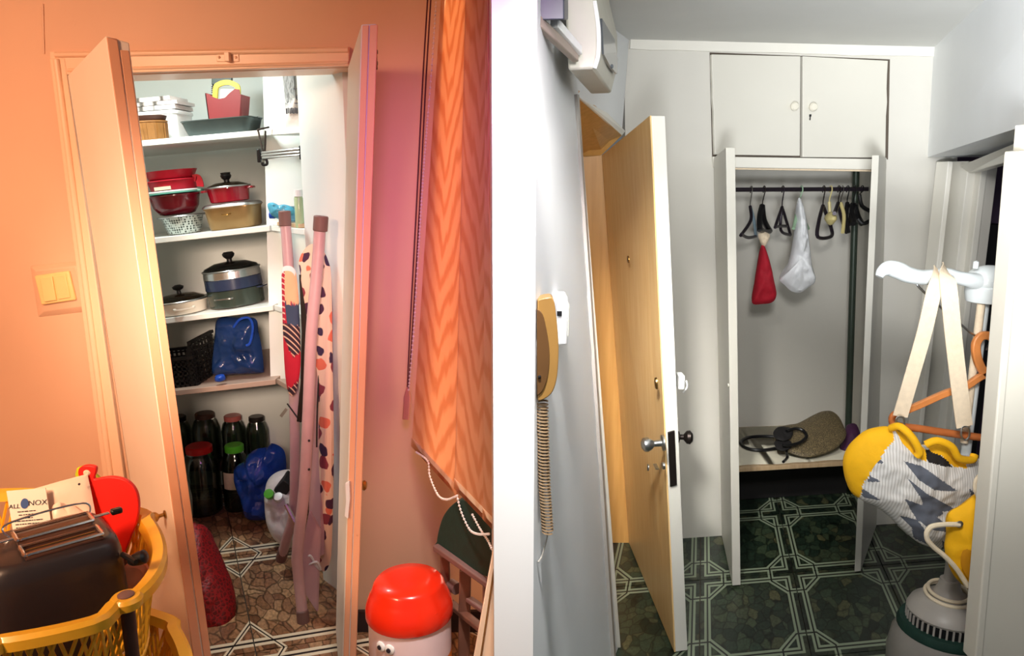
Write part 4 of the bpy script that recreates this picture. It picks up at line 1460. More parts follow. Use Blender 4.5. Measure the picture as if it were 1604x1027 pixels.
part(MB().tube([(42.5 * s * math.cos(a / 18 * math.pi), 42.5 * s * math.sin(a / 18 * math.pi), h + 29.5 * s) for a in range(36)], .004, 8, True), 'lid_rim', 'steel', t)
part(MB().lathe([(.012, h + 41 * s), (.012, h + 45 * s), (.024, h + 49 * s), (.028, h + 53 * s), (.02, h + 56 * s), (1e-5, h + 56.5 * s)], 18), 'lid_knob', 'black', t)
for a, z, m in ((-95, .6, 'steel'), (-2, .95, 'navy')):
    ca, sa = math.cos(R(a)), math.sin(R(a))
    dv, sd, zz = V((ca, sa, 0)), V((-sa, ca, 0)), V((0, 0, h * z))
    part(MB().strap(crv([dv * 40 * s + sd * .04 + zz, dv * 46 * s + sd * .034 + zz, dv * 47 * s + zz, dv * 46 * s - sd * .034 + zz, dv * 40 * s - sd * .04 + zz], 5), .010, .006, (0, 0, 1)), 'handle', m, t)
t, s = shelf_thing('glass_pan', 'brown glass pan half hidden by the door edge on the third shelf', 'pan', 2, 236, 3.55)
part(bowl([(14 * s, 0), (17 * s, 20 * s), (16 * s, 20 * s), (13 * s, .004), (1e-5, .004)], 28), 'pan_body', 'glass_dark', t)
part(MB().lathe([(18 * s, 20 * s), (15 * s, 26 * s), (1e-5, 30 * s)], 28), 'lid', 'glass_lid', t)

# ---- fourth shelf: plastic crate and blue bag
t, s = shelf_thing('black_crate', 'black plastic lattice crate on the lowest pantry shelf', 'crate', 3, 284, 3.53)
W_, D_, h = 88 * s, .26, 44 * s
for sg in (-1, 1):
    pnl = MB()
    hh = h if sg < 0 else h * 1.0
    for k in range(12):                                     # side lattice of the long front and back
        x = (-.5 + (k + .5) / 12) * W_
        pnl.box((x, sg * D_ / 2, hh * .5), (.008, .008, hh))
    for k in range(6):
        pnl.box((0, sg * D_ / 2, hh * (k + .3) / 6), (W_, .008, .008))
    pnl.box((0, sg * D_ / 2, hh), (W_ + .012, .016, .014))
    part(pnl, 'long_side', 'black', t)
    pn2 = MB()
    he = h * 1.5
    for k in range(7):
        pn2.box((sg * W_ / 2, (-.5 + (k + .5) / 7) * D_, he * .5), (.008, .008, he))
    for k in range(8):
        pn2.box((sg * W_ / 2, 0, he * (k + .3) / 8), (.008, D_, .008))
    pn2.box((sg * W_ / 2, 0, he), (.018, D_ + .01, .014))
    part(pn2, 'end_side', 'black', t)
part(MB().box((0, 0, .006), (W_, D_, .010)), 'crate_floor', 'black', t)
for sg in (-1, 1):
    for sg2 in (-1, 1):
        part(MB().prism([(sg * W_ * .5, sg2 * D_ * .5, 0), (sg * W_ * .38, sg2 * D_ * .5, 0), (sg * W_ * .38, sg2 * D_ * .5, h), (sg * W_ * .47, sg2 * D_ * .5, h * 1.5), (sg * W_ * .5, sg2 * D_ * .5, h * 1.5)], (0, .008 * -sg2, 0)), 'corner_post', 'black', t)
t = thing('blue_carrier_bag', 'dark blue plastic carrier bag standing beside the black crate', 'bag', onshelf(3, 372, 3.56) + V((0, 0, .001)))
pillow([(341, 499), (372, 497), (400, 499), (405, 520), (410, 545), (413, 575), (409, 584), (370, 586), (336, 588), (332, 570), (336, 530)], 3.46, .06, 5, 12, .028, 14).build('bag_body', 'blue_bag', t)
MB().tube(crv([P(366, 512, 3.40), P(376, 500, 3.385), (P(390, 498, 3.385)), P(396, 512, 3.385), P(392, 536, 3.38), P(386, 541, 3.38)], 6), .006, 7).build('handle', 'blue_bag2', t)
pillow([(338, 588), (350, 586), (353, 594), (345, 598), (337, 597)], 3.36, .018, 4, 5, .008, 30).build('bag_corner', 'blue_bag2', t)

# ---- pantry floor: jars, bags


def jar(u, v, label, lidm, r, h, Y=None, name='glass_jar'):
    p = F(u, v) if Y is None else F(u, v)
    t = thing(name, label, 'jar', p + V((0, 0, .001)), group='glass jars on the pantry floor')
    local(MB().lathe([(r * .9, 0), (r, .012), (r, h * .68), (r * .82, h * .82), (r * .62, h * .88), (r * .62, h * .93), (r * .56, h * .93), (r * .76, h * .81), (r * .93, h * .67), (r * .93, .018), (1e-5, .01)], 28).build('jar_body', 'jar', t))
    if lidm:
        local(MB().lathe([(r * .66, h * .885), (r * .69, h * .89), (r * .69, h * .97), (r * .62, h * .985), (1e-5, h * .985)], 28).build('lid', lidm, t))
    return t


jar(320, 800, 'large glass jar with bright red lid, in front on the pantry floor', 'red_lid', .095, .37)
tj = jar(374, 795, 'glass jar with green lid beside the blue film bag', 'green_cap', .07, .36)
lb_ = MB()
for k in range(8):
    a_, b_ = R(230 + k * 10), R(240 + k * 10)
    q_ = [V((math.cos(x) * .0712, math.sin(x) * .0712, z)) for x, z in ((a_, .13), (b_, .13), (b_, .22), (a_, .22))]
    lb_.add(q_ + [p * 1.006 for p in q_], [[0, 1, 2, 3], [7, 6, 5, 4]])
local(lb_.build('paper_label', 'strap', tj))
jar(276, 824, 'tall glass jar half hidden by the door edge, left of the red lidded one', 'white_plastic', .05, .37)
t = thing('low_bench', 'low dark bench along the back of the pantry carrying the back row of jars', 'bench', V((-1.72, 4.02, 0.001)))
local(MB().box((0, 0, .166), (.86, .17, .02)).build('bench_top', 'dark_brown', t, bevel=.002))
for sx_ in (-.4, .4):
    local(MB().box((sx_, 0, .078), (.02, .15, .156)).build('bench_leg', 'dark_brown', t))


def bench_jar(u, label, lidm, r, h):
    x = (u - CX) / FPX * (4.02 * cP + (H - .3) * sP)
    t = jar(u, 770, label, lidm, r, h)
    t.location = (x, 4.02, .178)


bench_jar(281, 'glass jar with dark lid at the left end of the back row', 'iron', .066, .27)
bench_jar(324, 'dark glass jar with brown lid behind the red lidded jar', 'dark_brown', .074, .29)
bench_jar(367, 'glass jar with dull pink lid in the back row', 'pink_lid', .066, .275)
bench_jar(404, 'glass jar with dark clip lid, rightmost of the back row', 'iron', .060, .27)

t = thing('blue_bottle_bag', 'shiny blue film bag full of bottles on the pantry floor', 'bag', F(402, 797))
pillow([(366, 738), (372, 728), (384, 722), (388, 712), (402, 703), (418, 700), (426, 694), (440, 700), (447, 712), (448, 745), (440, 790), (428, 810), (404, 815), (386, 810), (376, 775), (368, 757)], lambda u, v: 3.62, .085, 4, 12, .045, 13).build('bag_body', 'blue_bag2', t)
t = thing('milky_bag', 'milky white bag with bottles, standing in front of the blue film bag', 'bag', F(446, 852))
mb_ = pillow([(416, 762), (422, 748), (436, 738), (455, 735), (474, 742), (480, 790), (474, 845), (452, 858), (430, 842), (418, 815), (415, 785)], lambda u, v: 3.42 - (v - 740) * .0009, .08, 4, 12, .02, 14)
mb_.build('bag_body', 'white_bag', t)
cp_ = P(423, 775, 3.31)
MB().lathe([(.022, 0), (.022, .025), (1e-5, .027)], 18, cp_, Matrix.Rotation(R(50), 3, 'X')).build('bottle_cap', 'green_cap', t)
cp_ = P(437, 780, 3.31)
MB().lathe([(.02, 0), (.02, .02), (1e-5, .022)], 18, cp_, Matrix.Rotation(R(40), 3, 'X')).build('bottle_cap', 'white_plastic', t)
MB().prism([P(428, 768, 3.33), P(444, 752, 3.33), P(458, 762, 3.33), P(442, 784, 3.33)], (0, .08, 0.02)).build('dark_carton', 'black_matte', t, bevel=.004)
t = thing('red_net_bag', 'bulging red net bag leaning by the left door on the pantry floor', 'bag', F(330, 992))
pillow([(288, 822), (302, 820), (318, 826), (330, 850), (348, 890), (362, 925), (368, 958), (360, 988), (338, 996), (312, 984), (296, 940), (286, 880)], lambda u, v: 2.98 - (v - 820) * .0013, .10, 5, 14, .012, 22).build('net', 'red_net', t)
t = thing('grey_sack', 'pale grey-green sack half hidden behind the left pantry door', 'sack', F(285, 838))
pillow([(268, 742), (280, 736), (290, 760), (297, 790), (297, 822), (288, 838), (262, 838), (256, 790)], 3.42, .10, 5, 8, .01, 12).build('sack_body', mat('grey_green_cloth', '#9aa08c', .8, bump=.3), t)

# ---- ironing boards
t = thing('ironing_board', 'folded floral ironing board with pink-grey tube legs, leaning inside the pantry door', 'ironing board', F(476, 976))
b = MB()
fl = [(466, 400), (472, 388), (482, 380), (492, 379), (504, 386), (514, 402), (518, 430), (520, 560), (522, 700), (519, 850), (514, 886), (505, 893), (500, 884)]
br = [(500, 884), (497, 700), (494, 560), (490, 430), (484, 402), (474, 408)]
YI = lambda v: 2.98 - (v - 380) * .0001
# board body: a long narrow slab seen almost edge on, padded floral cover wrapped round it
pillow([(468, 412), (474, 394), (488, 382), (503, 388), (514, 408), (519, 440), (521, 560), (523, 700), (520, 850), (514, 888), (504, 893), (499, 870), (499, 700), (499, 560), (500, 450), (492, 412), (480, 404)], lambda u, v: 2.93 - (u - 490) * .0012, .028, 4, 6, .003, 20, cen=(510, 640)).build('floral_cover', 'floral', t)
# metal underside with slats
b = MB()
b.prism([P(482, 412, 2.99), P(500, 420, 2.95), P(503, 870, 2.87), P(484, 880, 2.90)], (.012, .012, 0))
b.build('steel_tray', 'rail', t, bevel=.002)
for v_ in (436, 446, 470, 480, 560, 640):
    MB().tube([P(478, v_ + 1, 2.955), P(500, v_ - 6, 2.92)], .004, 6).build('cross_wire', 'steel', t)


def leg_tube(pts, r=.021):
    return MB().tube(crv(pts, 6), r, 14)


lg = leg_tube([P(501, 360, 2.84), P(497, 420, 2.83), P(488, 520, 2.81), P(483, 640, 2.80), P(477, 760, 2.79), P(466, 860, 2.79), P(467, 895, 2.79), P(474, 962, 2.765)], .022).build('leg', 'rail', t)
local_ = MB().tube([P(501.5, 362, 2.84), P(503, 338, 2.84)], .027, 14).build('rubber_cap', 'cap_brown', lg, bevel=.004)
MB().tube([P(473.5, 955, 2.765), P(475.5, 976, 2.757)], .025, 14).build('rubber_cap', 'cap_brown', lg, bevel=.004)
for v_ in (690, 735):
    MB().ball(P(484, v_, 2.775), .005, 8).build('rivet', 'iron', lg)
lg = leg_tube([P(447, 350, 3.06), P(452, 420, 3.05), P(459, 560, 3.03), P(462, 700, 3.02), P(460, 800, 3.02), P(450, 840, 3.06), P(443, 866, 3.12)], .021).build('leg', 'rail', t)
MB().tube([P(447, 354, 3.06), P(445.5, 330, 3.06)], .024, 14).build('rubber_cap', 'cap_brown', lg, bevel=.004)
MB().tube([P(445, 858, 3.11), P(440, 876, 3.14)], .024, 14).build('rubber_cap', 'cap_brown', lg, bevel=.004)
MB().prism([P(484, 800, 2.86), P(500, 830, 2.86), P(496, 958, 2.80), P(478, 930, 2.80), P(472, 860, 2.83)], (.006, .01, 0)).build('foot_plate', 'rail', t, bevel=.002)
MB().tube([P(448, 790, 2.99), P(500, 890, 2.88)], .010, 8).build('cross_bar', 'chrome', t)
MB().tube(crv([P(478, 875, 2.84), P(486, 870, 2.83), P(494, 884, 2.83), P(502, 892, 2.83), P(496, 880, 2.82), P(482, 884, 2.83), P(480, 876, 2.83)], 6), .005, 6).build('tie_cord', 'white_bag', t)
MB().tube(crv([P(501, 556, 2.9), P(497, 640, 2.88), P(496, 700, 2.88)], 6), .003, 6).build('wire', 'black', t)

t = thing('sleeve_board', 'narrow board with red, peach and navy patterned cover standing against the ironing board leg', 'ironing board', P(458, 640, 2.99))
polys = [([(430, 400), (480, 400), (480, 436), (430, 428)], 1),
         ([(447, 424), (480, 436), (480, 476), (448, 472)], 2),
         ([(436, 430), (447, 424), (450, 520), (436, 505)], 3),
         ([(448, 472), (480, 480), (480, 512), (452, 505)], 4),
         ([(436, 505), (452, 505), (480, 512), (480, 545), (462, 558), (448, 530)], 5),
         ([(448, 530), (462, 558), (480, 545), (480, 590), (470, 600), (446, 570)], 0),
         ([(436, 570), (470, 590), (470, 625), (440, 620)], 0),
         ([(436, 615), (480, 590), (480, 650), (436, 650)], 5)]
pillow([(441, 430), (443, 419), (450, 416), (459, 419), (464, 430), (468, 470), (470, 520), (471, 570), (466, 605), (459, 619), (452, 615), (447, 590), (444, 540), (442, 480)], lambda u, v: 2.925 - (u - 456) * .0005, .022, 10, 14, 0, paint_=polys, cen=(456, 520)).build('patterned_cover', ['cloth_crimson', 'cloth_white', 'cloth_peach', 'hatch_red', 'cloth_navy', 'hatch_navy'], t)
MB().strap([P(473, 430, 2.945), P(477, 520, 2.935), P(475, 600, 2.935), P(469, 660, 2.935)], .02, .008, (0, 1, 0)).build('board_rail', 'iron', t)
MB().tube(crv([P(450, 632, 2.98), P(463, 650, 2.96), P(471, 661, 2.96)], 5), .003, 6).build('wire', 'black', t)
MB().strap([P(440, 652, 2.98), P(449, 640, 2.98)], .012, .006, (0, 1, 0)).build('clip', 'steel', t)
# ------------------------------------------------------------------ kitchen side: switch, basket, toaster, blind, bin, chair
cc = P(84, 450, YW)
t = thing('light_switch', 'cream double rocker light switch on a painted square backplate', 'light switch', cc + V((0, -.001, 0)))


def wp(pts, d, th_):
    return MB().prism([P(u, v, YW - d) for u, v in pts], (0, th_, 0))


bp = [(47, 416), (126, 408), (148, 487), (60, 497)]
mb_ = MB()
o4 = [P(u, v, YW) for u, v in bp]
i4 = [P(u, v, YW - .016) for u, v in ((56, 424), (118, 417), (134, 479), (68, 488))]
mb_.hexa(o4, i4)
mb_.build('backplate', 'wall_peach', t, bevel=.003)
wp([(53, 432), (107, 424), (118, 470), (64, 478)], .028, .014).build('switch_frame', 'cream_plastic', t, bevel=.005)
wp([(62, 436), (81, 433), (88, 470), (69, 473)], .035, .010).build('rocker', 'cream_plastic', t, bevel=.002)
wp([(84, 433), (102, 430), (110, 466), (91, 469)], .033, .010).build('rocker', 'cream_plastic', t, bevel=.002)

# ---- basket trolley
ZR = 0.90
t = thing('basket_trolley', 'yellow plastic lattice basket trolley with a brown post, holding the toaster', 'trolley', (-1.25, 1.6, 0))
rim_px = [(-60, 1012), (0, 1003), (60, 993), (120, 980), (158, 968), (172, 952), (186, 942), (210, 932), (230, 912), (243, 890), (247, 865), (241, 840), (228, 818), (212, 803)]
rim = [F(u, v, ZR) for u, v in rim_px]
rim += [V((-1.30, 1.94, ZR)), V((-1.55, 1.86, ZR)), V((-1.62, 1.6, ZR)), V((-1.50, 1.34, ZR))]


def even(pts, n):
    L = [0.0]
    q = list(pts) + [pts[0]]
    for a_, b_ in zip(q, q[1:]):
        L.append(L[-1] + (b_ - a_).length)
    out, k = [], 0
    for i in range(n):
        d_ = L[-1] * i / n
        while L[k + 1] < d_:
            k += 1
        out.append(q[k].lerp(q[k + 1], (d_ - L[k]) / max(1e-9, L[k + 1] - L[k])))
    return out


rc = even(crv(rim, 6, True), 132)
cen = V((-1.25, 1.6, ZR))


def loop(pts, k, z):
    return [V((cen.x + (p.x - cen.x) * k, cen.y + (p.y - cen.y) * k, z)) for p in pts]


MB().sweep(rc, [(-.018, -.014), (-.010, .008), (.012, .012), (.020, .004), (.020, -.016), (.012, -.016), (.010, -.006), (-.010, -.012)], True, up=(0, 0, 1)).build('rim', 'basket', t)


def lattice(pts, z0, z1, k0, k1, n, name, m='basket', r=.004, cross=True):
    """slanted strands from rim to base ring"""
    mb = MB()
    N = len(pts)
    up_l, lo_l = loop(pts, k0, z0), loop(pts, k1, z1)
    for i in range(n):
        a = int(i * N / n)
        for sg in ((-1, 1) if cross else (0,)):
            b = (a + sg * int(N / n * 3.2)) % N
            p, q = up_l[a], lo_l[b]
            mid = p.lerp(q, .5)
            mb.tube([p, mid, q], r, 5)
    o = mb.build(name, m, t)
    o['kind'] = 'stuff'
    return o


lattice(rc, ZR - .015, ZR - .20, .985, .90, 120, 'side_lattice')
MB().tube(loop(rc, .90, ZR - .20), .008, 6, True).build('base_ring', 'basket', t)
fl_ = MB()
lp_ = loop(rc, .90, ZR - .205)
fl_.prism(lp_[::3], (0, 0, .006))
fl_.build('basket_floor', 'basket', t)
# second tier below, a little wider
r2 = [V((p.x + (.03 if p.x > -1.1 else 0), p.y, 0)) for p in rc]
MB().sweep(loop(r2, 1.02, ZR - .30), [(-.018, -.014), (-.010, .008), (.012, .012), (.020, .004), (.020, -.016), (.010, -.006)], True, up=(0, 0, 1)).build('lower_rim', 'basket', t)
lattice(r2, ZR - .315, ZR - .50, 1.0, .92, 110, 'lower_lattice', r=.005)
fl_ = MB().prism(loop(r2, .92, ZR - .505)[::3], (0, 0, .006))
fl_.build('lower_floor', 'basket', t)
# tan woven mat lining on the lower tier
MB().prism(loop(r2, .86, ZR - .498)[::3], (0, 0, .006)).build('mat', mat('tan_weave', '#a58350', .8, var=.3, scale=60, bump=.6), t)
pc = F(198, 940, ZR)
MB().lathe([(.016, 0), (.016, .004), (.012, .007), (1e-5, .008)], 20, pc + V((0, 0.0, .010))).build('post_cap', 'cap_brown', t)
MB().lathe([(.030, -.012), (.032, .004), (.026, .011), (1e-5, .0115)], 20, pc).build('post_socket', 'basket', t)
for q in (pc, V((-1.5, 1.38, ZR)), V((-1.5, 1.80, ZR)), V((-1.0, 1.80, ZR))):
    MB().tube([V((q.x, q.y, ZR - .01)), V((q.x, q.y, .012))], .014, 12).build('post', 'dark_brown', t)

# ---- toaster, in the basket
zt = ZR - .196
fx = lambda u, v, z: F(u, v, z)
t = thing('toaster', 'black two slot toaster with a chrome bun rack, sitting in the yellow basket', 'toaster', F(100, 960, zt))
ZT = 0.985                                                  # top edge height
tl_, tr_ = F(-30, 903, ZT), F(196, 838, ZT)                # front top edge
ax_ = (tr_ - tl_).normalized()
bk = V((-ax_.y, ax_.x, 0))
Wt = (tr_ - tl_).length
Dt = 0.18
cen_t = tl_ + ax_ * Wt / 2 + bk * (Dt / 2 + .012)
rotT = Matrix((ax_, bk, V((0, 0, 1)))).transposed()
hT_ = ZT - zt
prof = [(.485, .004), (.50, .02), (.505, hT_ * .5), (.492, hT_ * .86), (.47, hT_ * .95), (.43, hT_ * .992), (.40, hT_), (1e-5, hT_)]
MB().lathe(prof, 48, V((cen_t.x, cen_t.y, zt)), rotT, sx=Wt * 1.02, sy=Dt * 1.25, sq=.62).build('housing', 'toaster', t, sharp=60)
MB().lathe([(.50, .0), (.512, .004), (.512, .012), (.50, .016)], 48, V((cen_t.x, cen_t.y, zt)), rotT, sx=Wt * 1.02, sy=Dt * 1.25, sq=.62).build('base_band', 'chrome', t)


def T(a, b, c):
    return V((cen_t.x, cen_t.y, ZT)) + ax_ * a + bk * b + V((0, 0, c))


def locpx(u, v, z):
    q = F(u, v, z) - V((cen_t.x, cen_t.y, z))
    return q.dot(ax_), q.dot(bk)


# slots
OB = .020
a0, b0 = locpx(40, 872, ZT)
a1, b1 = locpx(156, 838, ZT)
am, aw = (a0 + a1) / 2, (a1 - a0)
for bb_ in (-.036, .036):
    MB().box(T(am, bb_ - OB, -.004), (aw * .96, .030, .012), rotT).build('slot', mat('slot_shadow', '#1a0f0c', .6), t)
MB().box(T(am, -OB, .001), (aw * 1.04, .140, .004), rotT).build('top_plate', mat('toaster_top', '#5a4038', .3, .6), t, bevel=.001)
for bb_ in (-.036, .036):
    for c_ in (-.012, .012):
        MB().tube([T(am - aw * .47, bb_ - OB + c_ * .7, .004), T(am + aw * .47, bb_ - OB + c_ * .7, .004)], .0016, 6).build('guide_wire', 'brass', t)
# bun rack: chrome wire loops
for bb_, hz in ((-.036, .008), (.036, .014)):
    q = [T(am - aw * .52, bb_ - OB - .026, hz), T(am + aw * .52, bb_ - OB - .026, hz), T(am + aw * .52, bb_ - OB + .026, hz), T(am - aw * .52, bb_ - OB + .026, hz)]
    rr_ = []
    for i in range(4):
        p_, n__ = q[i], q[(i + 1) % 4]
        rr_ += [p_.lerp(n__, .06), p_.lerp(n__, .5), p_.lerp(n__, .94)]
    MB().tube(crv(rr_, 4, True), .0042, 8, True).build('bun_rack', 'chrome', t)
    for sg in (-1, 1):
        MB().strap([T(am + sg * aw * .50, bb_ - OB, .0), T(am + sg * aw * .515, bb_ - OB, hz)], .040, .003, ax_).build('rack_bracket', 'chrome', t)
MB().tube(crv([T(am - aw * .56, .05, 0), T(am - aw * .55, .066, .026), T(am + aw * .5, .066, .03), T(am + aw * .56, .05, 0)], 8), .0022, 6).build('rack_wire', 'chrome', t)
for sg, ln in ((-1, .045), (1, .03)):
    for dz in (0, .008):
        MB().tube([T(am + sg * aw * .54, .01 + dz * .8, .012), T(am + sg * (aw * .54 + .035), .01 + dz * .8, .012)], .0018, 6).build('handle_wire', 'chrome', t)
    MB().box(T(am + sg * (aw * .54 + .035 + ln / 2), .013, .012), (ln * .8, .018, .013), rotT).build('rack_handle', 'black', t, bevel=.004)
# plug and cord beside it
pl_ = F(219, 882, .93)
t = thing('power_plug', 'black power plug with cord lying on the basket rim beside the toaster', 'plug', pl_)
MB().tube(crv([F(192, 868, .94), F(203, 874, .945), F(213, 880, .945)], 5), .006, 8).build('cord', 'black', t)
MB().lathe([(.007, -.024), (.012, -.016), (.015, .0), (.015, .012), (.010, .016), (1e-5, .018)], 16, pl_ + V((0, 0, .012)), Matrix.Rotation(R(70), 3, 'Y')).build('plug_body', 'black', t)
t = thing('pink_cloth', 'pale pink folded cloth inside the yellow basket under the plug', 'cloth', F(212, 915, .78))
pillow([(196, 885), (220, 880), (232, 895), (224, 920), (208, 938), (196, 920)], 1.66, .03, 4, 6, .008, 25).build('cloth_body', mat('pink_cloth_tint', '#e2a487', .8), t)

# ---- frosted bag with printed label
t = thing('accessory_bag', 'frosted plastic bag with a printed paper label standing behind the toaster', 'bag', F(70, 850, .80))
YB = lambda u, v: 1.72 + (u - 20) * .0004 - (v - 750) * .0006
pillow([(16, 775), (50, 766), (95, 753), (137, 742), (143, 770), (150, 806), (154, 870), (30, 880), (22, 830)], YB, .014, 1, 10, .007, 14).build('film', 'bag_clear', t)
LB = lambda u, v: P(u, v, YB(u, v) - .022)
lab = MB()
c4 = [LB(10, 769), LB(71, 764), LB(82, 830), LB(22, 842)]
lab.prism(c4, (0, .002, 0))
lab.build('label', 'label', t)
lx = (c4[1] - c4[0])
lz = (c4[0] - c4[3])
ln_ = lx.cross(lz).normalized()
ln_ = ln_ if ln_.y < 0 else -ln_


def onlab(u, v):
    return LB(u, v) + V((0, -.0012, 0))


text('ALL', .014, 'ink', t, frame_mat(onlab(23, 793), lx, ln_), 'lettering')
text('INOX', .017, 'ink', t, frame_mat(onlab(58, 787), lx, ln_), 'lettering')
# plain blue emblem (figure left out) and rows of small print as bars
em_ = MB()
em_.lathe([(.0001, 0), (.008, 0), (.008, .0006), (.0001, .0006)], 20, onlab(39, 788), rotz_to(ln_), sy=1.5)
em_.build('emblem', 'blue_ink', t)
sm = MB()
rows_ = [(802, 28, 57), (807, 30, 54), (812, 33, 52), (817, 24, 68), (822, 25, 70), (827, 26, 71), (833, 27, 60)]
for v, u0, u1 in rows_:
    u = u0
    while u < u1 - 2:
        w_ = random.uniform(2, 6)
        a_, b_ = onlab(u, v - (u - u0) * .09), onlab(min(u + w_, u1), v - (u + w_ - u0) * .09)
        sm.prism([a_, b_, b_ + V((0, 0, .0022)), a_ + V((0, 0, .0022))], (0, -.0003, 0))
        u += w_ + random.uniform(.8, 1.6)
o = sm.build('small_print', 'ink', t)
pillow([(78, 800), (92, 786), (100, 792), (112, 790), (128, 800), (146, 806), (150, 830), (90, 835)], lambda u, v: YB(u, v) - .012, .012, 4, 6, .004, 40).build('contents', 'bag_clear', t)
MB().ball(LB(124, 758), .003, 8).build('seal_dot', 'ink', t)

# ---- red cutting board and the green one behind
t = thing('red_board', 'bright red plastic board with handle, standing in the basket behind the toaster', 'cutting board', F(180, 895, .80))
ol_ = [(122, 742), (124, 733), (134, 729), (148, 731), (150, 738), (147, 750), (160, 748), (178, 747), (198, 753), (212, 768), (217, 790), (214, 815), (205, 840), (196, 862), (190, 872), (180, 872), (160, 850), (146, 810), (138, 770), (127, 752)]
mb_ = MB()
YR = lambda u, v: 1.78 + (v - 730) * -.0003
pp_ = [P(p.x, p.y, YR(p.x, p.y)) for p in crv([(a, b, 0) for a, b in ol_], 5, True)]
mb_.prism(pp_, (0, .012, 0))
mb_.build('board_body', 'board_red', t, bevel=.002)
MB().lathe([(.006, -.003), (.009, 0), (.006, .003)], 16, P(136, 741, 1.777), Matrix.Rotation(R(90), 3, 'X')).build('hole_ring', 'strap', t)
t = thing('lime_board', 'lime green board edge showing behind the red board handle', 'cutting board', F(140, 900, .80))
MB().prism([P(u, v, 1.83) for u, v in ((117, 743), (120, 733), (128, 730), (140, 735), (180, 770), (200, 850), (160, 870), (135, 800), (120, 752))], (0, .010, 0)).build('board_body', mat('lime_plastic', '#b9cc2e', .4), t, bevel=.002)

# ---- vertical blind
t = thing('vertical_blind', 'orange flame patterned vertical blind hanging at the right of the kitchen', 'blind', P(700, 740, 2.3))


def blY(u):                                                 # depth of the blind's plane along its lower edge
    k = (u - 650) / 121.0
    return 2.56 - 0.62 * k


def slat(ut0, ut1, ub0, vb0, ub1, vb1, off, nm='slat'):
    """one cloth strip: top edge far above the frame, weighted hem below"""
    n, m = 10, 6
    mb = MB()
    g = []
    for i in range(m + 1):
        f_ = i / m
        ub, vb = ub0 + (ub1 - ub0) * f_, vb0 + (vb1 - vb0) * f_
        Y = blY(ub) + off + .012 * math.sin(f_ * math.pi)
        lo_ = P(ub, vb, Y)
        ut = ut0 + (ut1 - ut0) * f_
        hi_ = P(ut, 8, Y)
        hi_ = lo_ + (hi_ - lo_) * ((2.6 - lo_.z) / (hi_.z - lo_.z))
        g.append([lo_.lerp(hi_, k / n) for k in range(n + 1)])
    th_ = V((.0012, .0012, 0))
    W1 = m + 1
    fr = [g[i][k] for k in range(n + 1) for i in range(W1)]
    nv = len(fr)
    q4 = [[k * W1 + i, k * W1 + i + 1, (k + 1) * W1 + i + 1, (k + 1) * W1 + i] for k in range(n) for i in range(m)]
    rim_ = [i for i in range(W1)] + [k * W1 + m for k in range(1, n + 1)] + [n * W1 + i for i in range(m - 1, -1, -1)] + [k * W1 for k in range(n - 1, 0, -1)]
    mb.add(fr + [p + th_ for p in fr], q4 + [[x + nv for x in f[::-1]] for f in q4] + [[rim_[i], rim_[i - 1], rim_[i - 1] + nv, rim_[i] + nv] for i in range(len(rim_))])
    x0 = g[0][0]
    dr = V(((g[m][0] - x0).x, (g[m][0] - x0).y, 0)).normalized()
    o = mb.build(nm, 'blind', t, uvf=lambda p: ((p - x0).dot(dr) / .40, p.z / 1.3))
    hem = MB()
    for i in range(m):
        a, b = g[i], g[i + 1]
        hem.hexa([a[0] - th_ * 2, b[0] - th_ * 2, b[0].lerp(b[n], .018) - th_ * 2, a[0].lerp(a[n], .018) - th_ * 2], [a[0] + th_ * 2, b[0] + th_ * 2, b[0].lerp(b[n], .018) + th_ * 2, a[0].lerp(a[n], .018) + th_ * 2])
    hm = hem.build('hem', 'blind', o, uvf=lambda p: ((p - x0).dot(dr) / .40, p.z / 1.3))
    return o


slat(690, 733, 645, 698, 716, 776, .02)
slat(729, 764, 712, 764, 767, 822, .0)
slat(760, 800, 757, 812, 800, 858, -.02)


def beads(pts, r, name, par, m='bead', gap=2.3):
    c = crv(pts, 30)
    mb = MB()
    last = None
    for p in c:
        if last is None or (p - last).length > r * gap:
            mb.ball(p, r, 6)
            last = p
    mb.tube(c[::6], r * .3, 4)
    o = mb.build(name, m, par)
    o['kind'] = 'stuff'
    return o


yb_ = lambda u: blY(u) - .015
beads([P(652, 708, 2.54), P(670, 722, 2.45), P(673, 745, 2.43), P(686, 775, 2.37), P(700, 782, 2.30), P(716, 776, yb_(716) - .02)], .0042, 'bead_chain', t)
beads([P(716, 776, 2.19), P(722, 800, 2.17), P(735, 828, 2.12), P(748, 836, 2.06), P(766, 836, 1.96)], .0042, 'bead_chain', t)
beads([P(740, 806, 2.09), P(752, 828, 2.04), P(764, 846, 1.98), P(771, 862, 1.94)], .0040, 'bead_chain', t)
t = thing('bead_cord', 'long bead chain hanging along the left edge of the orange blind', 'chain', P(655, 500, 2.58))
beads([P(683, 4, 2.60), P(676, 110, 2.60), P(664, 260, 2.60), P(654, 420, 2.60), P(648, 520, 2.60), P(640, 612, 2.60)], .0040, 'chain', t, 'bead', 2.6)
t = thing('pull_cord', 'two thin dark pull cords with a wooden toggle on the kitchen wall', 'cord', P(637, 640, 2.64))
MB().tube(crv([P(671, -20, 2.64), P(662, 130, 2.64), P(652, 330, 2.64), P(643, 500, 2.64), P(638, 608, 2.64)], 6), .0026, 6).build('cord', 'cord_dark', t)
MB().tube(crv([P(676, -20, 2.63), P(667, 130, 2.63), P(657, 330, 2.63), P(647, 500, 2.63), P(640, 608, 2.63)], 6), .0026, 6).build('cord', 'cord_dark', t)
b = MB()
q0, q1 = P(639, 606, 2.635), P(636, 656, 2.635)
